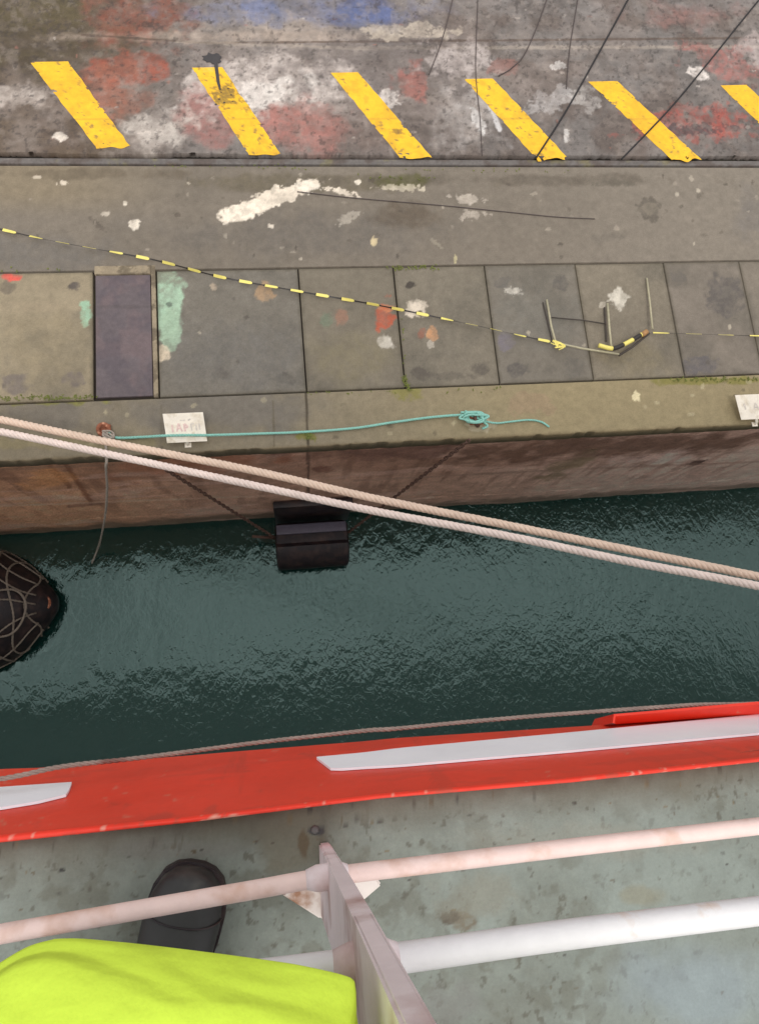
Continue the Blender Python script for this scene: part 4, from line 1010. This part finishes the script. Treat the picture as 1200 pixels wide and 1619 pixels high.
# deck
def p_deck(P):
    P.fixed = False; P.base((116, 122, 113)); P.speck(.08, 4, 11); P.speck(.10, 30, 31); P.speck(.10, 90, 32); P.speck(.06, 14, 14)
    P.blotch((98, 98, 86), 5, .54, .1, .55, 3); P.blotch((88, 86, 72), 22, .62, .06, .5, 33); P.blotch((70, 64, 50), 70, .70, .04, .6, 34); P.blotch((142, 152, 145), 3, .6, .1, .4, 4)
    dv = P.v-ip(lip_b, P.u)                 # dirt gathered against the gunwale
    m = (1-sstep(0, 62, dv+(P.n(12, 5, 5)-.5)*60))*.85; P.mix(np.where(dv > -20, m, 0), (98, 96, 82))
    m = (1-sstep(0, 14, dv+(P.n(30, 4, 6)-.5)*22))*.7; P.mix(np.where(dv > -20, m, 0), (78, 70, 56))
    P.blob(470, 1330, 60, 40, (102, 98, 82), .7, jit=.7, soft=.4, scale=20, seed=7)
    P.blob(480, 1335, 10, 22, (84, 68, 44), .8, jit=.6, scale=30, seed=8); P.blob(560, 1292, 12, 5, (46, 40, 34), .9, jit=.6, scale=40, seed=9)
    P.blob(500, 1313, 14, 8, (62, 60, 62), .9, jit=.4, scale=40, seed=10)
    P.blob(100, 1376, 7, 4, (30, 28, 26), .9, jit=.6, scale=40, seed=11)
    P.blob(730, 1458, 34, 20, (96, 84, 64), .85, jit=.9, soft=.2, scale=36, seed=12, hole=.4); P.blob(715, 1450, 14, 10, (70, 58, 42), .85, jit=.9, scale=50, seed=13)
    P.blob(740, 1420, 60, 30, (120, 116, 100), .5, jit=.9, soft=.4, scale=25, seed=14)
    P.blob(1015, 1415, 34, 14, (128, 122, 98), .5, jit=.8, soft=.4, scale=25, seed=15)
    P.blob(950, 1330, 200, 26, (128, 128, 116), .5, jit=.8, soft=.4, scale=15, seed=16)
    P.blob(700, 1590, 60, 40, (112, 112, 106), .6, jit=.9, soft=.4, scale=18, seed=17)
    P.blob(1100, 1560, 120, 60, (132, 144, 150), .5, jit=.6, soft=.5, scale=10, seed=18)
    P.blob(260, 1345, 110, 12, (112, 112, 104), .5, jit=.8, soft=.4, scale=20, seed=19)
    rnd = random.Random(3)
    for k in range(170):
        u = rnd.uniform(-10, 1210); v = rnd.uniform(1210, 1619)
        if rnd.random() < .5: v = ip(lip_b, u)+abs(rnd.gauss(0, 45))
        P.blob(u, v, rnd.uniform(1, 4.5), rnd.uniform(1, 3.5), rnd.choice([(64, 54, 40), (86, 74, 54), (54, 48, 42), (106, 92, 66)]), rnd.uniform(.4, .9), jit=.6, scale=60, seed=90+k % 5)
    P.speck(.05, 60, 12)
Xd = fine(-.62, 1.06, .0032, (-14, -8, -4, -2, -1, -.7), (1.2, 2, 4, 8, 14)); Yd = fine(-.86, -.30, .0032, (-9, -5, -2.5, -1.4, -1.0), ())+[-.29, -.275, -.262, -.25]
deck = grid_mesh('deck', Xd, Yd, CAMZ-DDECK, p_deck, M['deck'], ship)
MB().tube([U(498, 1312, DDECK), U(498, 1312, DDECK-.003), U(498, 1312, DDECK-.005)], lambda t: .009-.004*t*t, 6).build('deck_bolt', M['rail_steel_dark'], ship)

# railing
zr1, zr2 = 1.15, .75
r1 = [U(x, y, zr1) for x, y in ((-250, 1522), (0, 1477), (200, 1442), (400, 1407), (520, 1386), (700, 1364), (900, 1340), (1200, 1306), (1450, 1276))]
r1 = [r1[0]+Vector((-6, .0, 0)), r1[0]+Vector((-1, .0, 0))]+r1+[r1[-1]+Vector((1, 0, 0)), r1[-1]+Vector((6, 0, 0))]
r2 = [U(x, y, zr2) for x, y in ((-250, 1626), (0, 1594), (300, 1556), (500, 1531), (650, 1512), (900, 1477), (1200, 1440), (1500, 1402))]
r2 = [r2[0]+Vector((-6, .0, 0)), r2[0]+Vector((-1, .0, 0))]+r2+[r2[-1]+Vector((1, 0, 0)), r2[-1]+Vector((6, 0, 0))]
MB().tube(catmull(r1, 12), .0132, 20).build('rail', M['rail_pink'], ship)['label'] = 'pinkish lower rail with rust'
MB().tube(catmull(r2, 12), .0135, 20).build('rail', M['rail_white'], ship)['label'] = 'white upper rail'
def stanchion(dx=0):
    th = .020
    f0 = U(513, 1332, DDECK); f1 = U(516, 1447, DDECK); t0 = U(664, 1619, .44); t0 = f0.lerp(t0, 1.05)
    pts = [f0, f0.lerp(t0, .3), f0.lerp(t0, .65), t0, Vector((t0.x, t0.y-.105, t0.z)), f1.lerp(Vector((t0.x, t0.y-.105, t0.z)), .65)+Vector((0, .004, 0)), f1.lerp(Vector((t0.x, t0.y-.105, t0.z)), .3)+Vector((0, .006, 0)), f1]
    pts = [p+Vector((dx-th/2, 0, 0)) for p in pts]
    bm = bmesh.new()
    va = [bm.verts.new(p) for p in pts]; vb = [bm.verts.new(p+Vector((th, 0, 0))) for p in pts]
    n = len(pts)
    bm.faces.new(va); bm.faces.new(list(reversed(vb)))
    for i in range(n): bm.faces.new((va[i], vb[i], vb[(i+1) % n], va[(i+1) % n]))
    bmesh.ops.bevel(bm, geom=bm.edges[:], offset=.003, segments=2, affect='EDGES')
    st = MB().add(bm).build('stanchion', M['lilac'], ship, 'auto')
    bp = [U(x, y, DDECK-.002)+Vector((dx, 0, 0)) for x, y in ((446, 1411), (506, 1449), (543, 1446), (602, 1396), (588, 1376), (470, 1396))]
    bm = bmesh.new(); va = [bm.verts.new(p) for p in bp]; vb = [bm.verts.new(p+Vector((0, 0, .014))) for p in bp]; n = len(bp)
    bm.faces.new(va); bm.faces.new(list(reversed(vb)))
    for i in range(n): bm.faces.new((va[i], vb[i], vb[(i+1) % n], va[(i+1) % n]))
    bmesh.ops.bevel(bm, geom=bm.edges[:], offset=.003, segments=2, affect='EDGES')
    o = MB().add(bm).build('base_plate', M['plate_white'], st, 'auto')
    # collars where the rails pass through
    for rr_, zz in ((r1, zr1), (r2, zr2)):
        pa = catmull(rr_, 12); k = min(range(len(pa)), key=lambda i: abs(pa[i].x-(f0.x+dx+(.02 if zz < 1 else 0)))); p = pa[k]
        d = (pa[k+1]-pa[k-1]).normalized()
        MB().tube([p-d*.034, p-d*.018, p+d*.018, p+d*.03], lambda t: .0138+.006*math.sin(math.pi*t), 18).build('weld_collar', M['lilac'], st)
stanchion(); stanchion(-1.7); stanchion(1.7)

# ------------------------------------------------------------------ person
DH = .55
front = [(0, 1521), (90, 1481), (200, 1487), (350, 1505), (470, 1522), (552, 1541), (562, 1560), (566, 1619)]
fr_ = [U(x, y, DH) for x, y in front]
hem = [Vector((-.46, -.50, 0)), Vector((-.475, -.38, 0)), Vector((-.44, -.29, 0)), Vector((-.33, -.252, 0))]+[Vector((p.x, p.y, 0)) for p in fr_]+[Vector((.045, -.36, 0)), Vector((.03, -.48, 0)), Vector((-.04, -.56, 0)), Vector((-.22, -.585, 0)), Vector((-.38, -.57, 0))]
def closed(pts, k=8):
    n = len(pts); o = []
    for i in range(n):
        p0, p1, p2, p3 = pts[i-1], pts[i], pts[(i+1) % n], pts[(i+2) % n]
        for j in range(k):
            t = j/k; a = .5*((2*p1)+(p2-p0)*t+(2*p0-5*p1+4*p2-p3)*t*t+(3*p1-p0-3*p2+p3)*t**3); b_ = p1.lerp(p2, t)
            o.append(a.lerp(b_, .35))
    return o
hem = closed(hem)
cen = Vector((-.205, -.43, 0))
person = empty('person', (-.24, -.62, CAMZ-DDECK), 'person in lime yellow hi-vis jacket and black boots leaning on the railing', 'person')
# (depth below camera, widths, back shift)
lv = [(DH+.012, .965, .955, 0, 0), (DH+.004, .992, .99, 0, 0), (DH-.004, 1, 1, 0, 0), (DH-.03, .995, .99, 0, -.004), (DH-.055, .975, .94, -.003, -.015), (DH-.085, .95, .87, -.004, -.03), (DH-.12, .93, .80, -.008, -.04), (DH-.17, .91, .73, -.009, -.05), (DH-.25, .89, .68, -.01, -.06), (DH-.36, .90, .70, -.01, -.065), (DH-.46, .90, .60, -.01, -.07), (DH-.54, .80, .48, -.01, -.075), (DH-.585, .55, .38, -.01, -.08), (DH-.60, .34, .32, -.01, -.08), (DH-.66, .30, .32, -.01, -.07)]
rings = []
for li, (D, sx, sy, ox, oy) in enumerate(lv):
    r = []
    for i, p in enumerate(hem):
        q = p-cen
        wr = 0
        if 3 < li < 11:
            a = math.atan2(q.y, q.x)
            wr = (.024 if q.y > 0 else .012)*(float(fbm(np.array(p.x*4.+D*3), np.array(D*16.+p.y*3), 1.0, 3, 5))-.5)*2+.005*math.sin(D*70+p.x*7+2*math.sin(p.x*11))
        zz = 0
        if li > 2 and li < 11 and q.y > 0:
            zz = .026*(float(fbm(np.array(p.x*7.+D*9), np.array(D*7.-p.x*2), 1.0, 3, 8))-.5)*2
        r.append(Vector((cen.x+q.x*sx+ox, cen.y+q.y*sy+oy+wr, CAMZ-D+zz)))
    rings.append(r)
# refine between levels
fr2 = []
for i in range(len(rings)-1):
    for k in range(3):
        fr2.append([a.lerp(b_, k/3) for a, b_ in zip(rings[i], rings[i+1])])
fr2.append(rings[-1])
# body: one continuous skinned figure
bv = {}; be = []; order = []
def node(n, p, r, par=None):
    bv[n] = len(order); order.append((Vector(p), r))
    if par: be.append((bv[par], bv[n]))
H = CAMZ
node('pelvis', (-.205, -.55, H-.60), .14); node('belly', (-.205, -.47, H-.42), .115, 'pelvis'); node('chest', (-.205, -.47, H-.12), .10, 'belly')
node('neck0', (-.21, -.5, H+.03), .075, 'chest'); node('neck', (-.21, -.5, H+.1), .055, 'neck0'); node('jaw', (-.21, -.46, H+.16), .068, 'neck'); node('skull', (-.21, -.47, H+.26), .094, 'jaw'); node('crown', (-.21, -.48, H+.33), .066, 'skull')
node('nose', (-.21, -.352, H+.2), .014, 'jaw')
for s_, bx_, by_, hx_ in ((1, -.245, -.52, -.15), (-1, -.38, -.66, -.28)):
    t_ = 'r' if s_ > 0 else 'l'
    node('hip'+t_, (-.205+.09*s_, -.56, H-.66), .1, 'pelvis'); node('knee'+t_, (hx_-.05, -.55 if s_ > 0 else -.62, H-1.0), .065, 'hip'+t_); node('calf'+t_, (bx_, by_-.11, H-1.14), .058, 'knee'+t_); node('ankle'+t_, (bx_-.005, by_-.115, H-1.32), .042, 'calf'+t_)
    node('foot'+t_, (bx_+.02, by_+.04, H-1.355), .032, 'ankle'+t_)
    sh = Vector((-.205+.2*s_, -.5, H-.02)); el = Vector((-.205+.32*s_, -.6, H-.25)); wr = Vector((-.205+.27*s_, -.5, H-.46))
    node('sh'+t_, sh, .05, 'chest'); node('el'+t_, el, .046, 'sh'+t_); node('wr'+t_, wr, .03, 'el'+t_); node('palm'+t_, wr+Vector((-.01*s_, .04, -.05)), .03, 'wr'+t_)
    for k in range(4):
        o_ = wr+Vector((.012*(k-1.5), .05+.012*(1.5-abs(k-1.4)), -.09)); ln = (.036, .042, .04, .032)[k]
        node('f%d%s' % (k, t_), o_, .0095, 'palm'+t_); node('g%d%s' % (k, t_), o_+Vector((0, .008, -ln*.6)), .0085, 'f%d%s' % (k, t_)); node('h%d%s' % (k, t_), o_+Vector((0, -.006, -ln)), .0075, 'g%d%s' % (k, t_))
    node('t0'+t_, wr+Vector((-.045*s_, .055, -.06)), .011, 'palm'+t_); node('t1'+t_, wr+Vector((-.055*s_, .07, -.09)), .009, 't0'+t_)
me = bpy.data.meshes.new('body'); me.from_pydata([tuple(p) for p, _ in order], be, []); me.update()
body = bpy.data.objects.new('body', me); COL.objects.link(body); me.materials.append(M['skin'])
sm = body.modifiers.new('skin', 'SKIN'); sm.use_smooth_shade = True
sv_ = me.skin_vertices[0].data if me.skin_vertices else None
if sv_ is None:
    bm = bmesh.new(); bm.from_mesh(me); bm.verts.layers.skin.verify(); bm.to_mesh(me); bm.free(); sv_ = me.skin_vertices[0].data
for i, (_, r) in enumerate(order): sv_[i].radius = (r, r); sv_[i].use_root = (i == 0)
body.modifiers.new('sub', 'SUBSURF').levels = 1; body.modifiers['sub'].render_levels = 2
body.parent = person; body.matrix_parent_inverse = Matrix.Translation(-person.location)
jk = MB().loft(fr2)
for s_ in (1, -1):
    sh = Vector((-.205+.17*s_, -.5, H-.03)); el = Vector((-.205+.325*s_, -.605, H-.25)); wr = Vector((-.205+.272*s_, -.51, H-.44))
    jk.tube(catmull([sh, sh.lerp(el, .5)+Vector((.03*s_, 0, .02)), el, el.lerp(wr, .5), wr], 8), lambda t: .095-.04*t, 18)
jkt = jk.build('jacket', M['jacket'], person)
hs_ = MB()                              # stitched seam just above the hem, and the pocket flap edge
ri = rings[5]; sel = [p+Vector((0, .0025, .002)) for p in ri]
hs_.tube(sel+[sel[0]], .0016, 6, False); hs_.build('hem_seam', M['jacket_seam'], jkt)
pk = [rings[6][i]+Vector((0, .002, .004)) for i in range(34, 66)]
MB().tube(pk, .0018, 6).build('pocket_seam', M['jacket_seam'], jkt)
# trousers
tb = MB()
def leg(pts, rs): 
    p = catmull(pts, 8); tb.tube(p, lambda t: float(np.interp(t, np.linspace(0, 1, len(rs)), rs)), 18)
for s_, t_ in ((1, 'r'), (-1, 'l')):
    g_ = lambda n: order[bv[n+t_]][0]
    leg([g_('hip')+Vector((-.03*s_, .02, .1)), g_('hip'), g_('knee'), g_('calf'), g_('ankle')+Vector((0, 0, .05))], [.15, .125, .095, .088, .075])
tb.build('trousers', M['trousers'], person)
# boots: lofted from heel to toe
def boot(toe, ang):
    toe = Vector((toe.x, toe.y, CAMZ-DDECK)); d = Vector((math.sin(R(ang)), math.cos(R(ang)), 0)); sd_ = Vector((d.y, -d.x, 0))
    st = [(0, .012, .030), (.006, .034, .050), (.02, .052, .062), (.045, .064, .070), (.08, .069, .080), (.12, .067, .092), (.16, .060, .112), (.20, .056, .15), (.24, .055, .19), (.275, .053, .20), (.295, .042, .19), (.303, .02, .17)]
    rg = []
    for a, hw, ht in st:
        c_ = toe-d*a; r = []
        for k in range(28):
            th = 2*math.pi*k/28; cx_, sy_ = math.cos(th), math.sin(th)
            x_ = hw*math.copysign(abs(cx_)**.75, cx_); z_ = ht*(.5+.5*math.copysign(abs(sy_)**(.8 if sy_ > 0 else .5), sy_))
            r.append(c_+sd_*x_*.95+Vector((0, 0, z_+.012)))
        rg.append(r)
    bt = MB().loft(rg).build('boot', M['boot'], person)
    for a_ in (.08,):
        k_ = min(range(len(st)), key=lambda i: abs(st[i][0]-a_)); rr_ = rg[k_]
        MB().tube([p+Vector((0, 0, .0006))-d*(a_-st[k_][0])+d*.012*math.cos(2*math.pi*i/28)**2 for i, p in list(enumerate(rr_))[0:15]], .0016, 6).build('toe_seam', M['rubber'], bt)
    so_ = []
    for a, hw, ht in st: so_.append([toe-d*(a-.004)+sd_*(hw+.001), toe-d*(a-.004)-sd_*(hw+.001)])
    ol = [p[0] for p in so_]+[p[1] for p in reversed(so_)]
    MB().prism([p+Vector((0, 0, .001)) for p in ol], (0, 0, .022)).build('sole', M['rubber'], bt, 'auto')
tt = U(308, 1372, DDECK-.04); boot(tt, 16)
tt = U(40, 1560, DDECK-.04); boot(tt, -6)
# hair
bm = bmesh.new(); bmesh.ops.create_icosphere(bm, subdivisions=3, radius=.112)
bmesh.ops.delete(bm, geom=[v for v in bm.verts if v.co.z < -.05 or (v.co.y > .06 and v.co.z < .045)], context='VERTS')
bmesh.ops.translate(bm, vec=(-.21, -.48, H+.265), verts=bm.verts)
hair = MB().add(bm).build('hair', M['hair'], person)
so2 = hair.modifiers.new('thick', 'SOLIDIFY'); so2.thickness = .012

# ------------------------------------------------------------------ weeds in the joints
wd = MB(); rnd = random.Random(11)
def weeds(x0, y0, x1, y1, n, h=.05):
    for k in range(int(n*.55)):
        t = rnd.random(); p = U(x0+(x1-x0)*t+rnd.gauss(0, 2), y0+(y1-y0)*t+rnd.gauss(0, 2.0), DQ); p.z = .0
        for j in range(3):
            a = rnd.uniform(0, 6.28); l_ = h*rnd.uniform(.4, 1.2); d = Vector((math.cos(a), math.sin(a), 0)); s_ = Vector((-d.y, d.x, 0))*.006
            z0 = Vector((0, 0, 1)); b0 = len(wd.v)
            wd.v += [p-s_, p+s_, p+d*l_*.5+s_*.9+z0*l_*.6, p+d*l_+z0*l_*.5, p+d*l_*.5-s_*.9+z0*l_*.6]
            wd.f += [(b0, b0+1, b0+2, b0+4), (b0+4, b0+2, b0+3)]
for a in ((0, 631, 150, 628, 170, .03), (480, 684, 492, 694, 40, .05), (636, 598, 648, 618, 45, .05), (615, 424, 690, 424, 90, .03), (1060, 601, 1200, 599, 130, .03), (700, 622, 800, 612, 15, .03), (0, 426, 100, 430, 12, .03), (480, 623, 640, 619, 30, .02), (560, 280, 720, 281, 30, .03), (240, 262, 480, 266, 40, .025), (640, 268, 900, 270, 40, .02), (636, 500, 642, 600, 15, .025)): weeds(*a)
o = wd.build('weeds', M['weed'], None, False); tag(o, 'small green weeds and moss growing in the quay joints', 'weeds', kind='stuff')
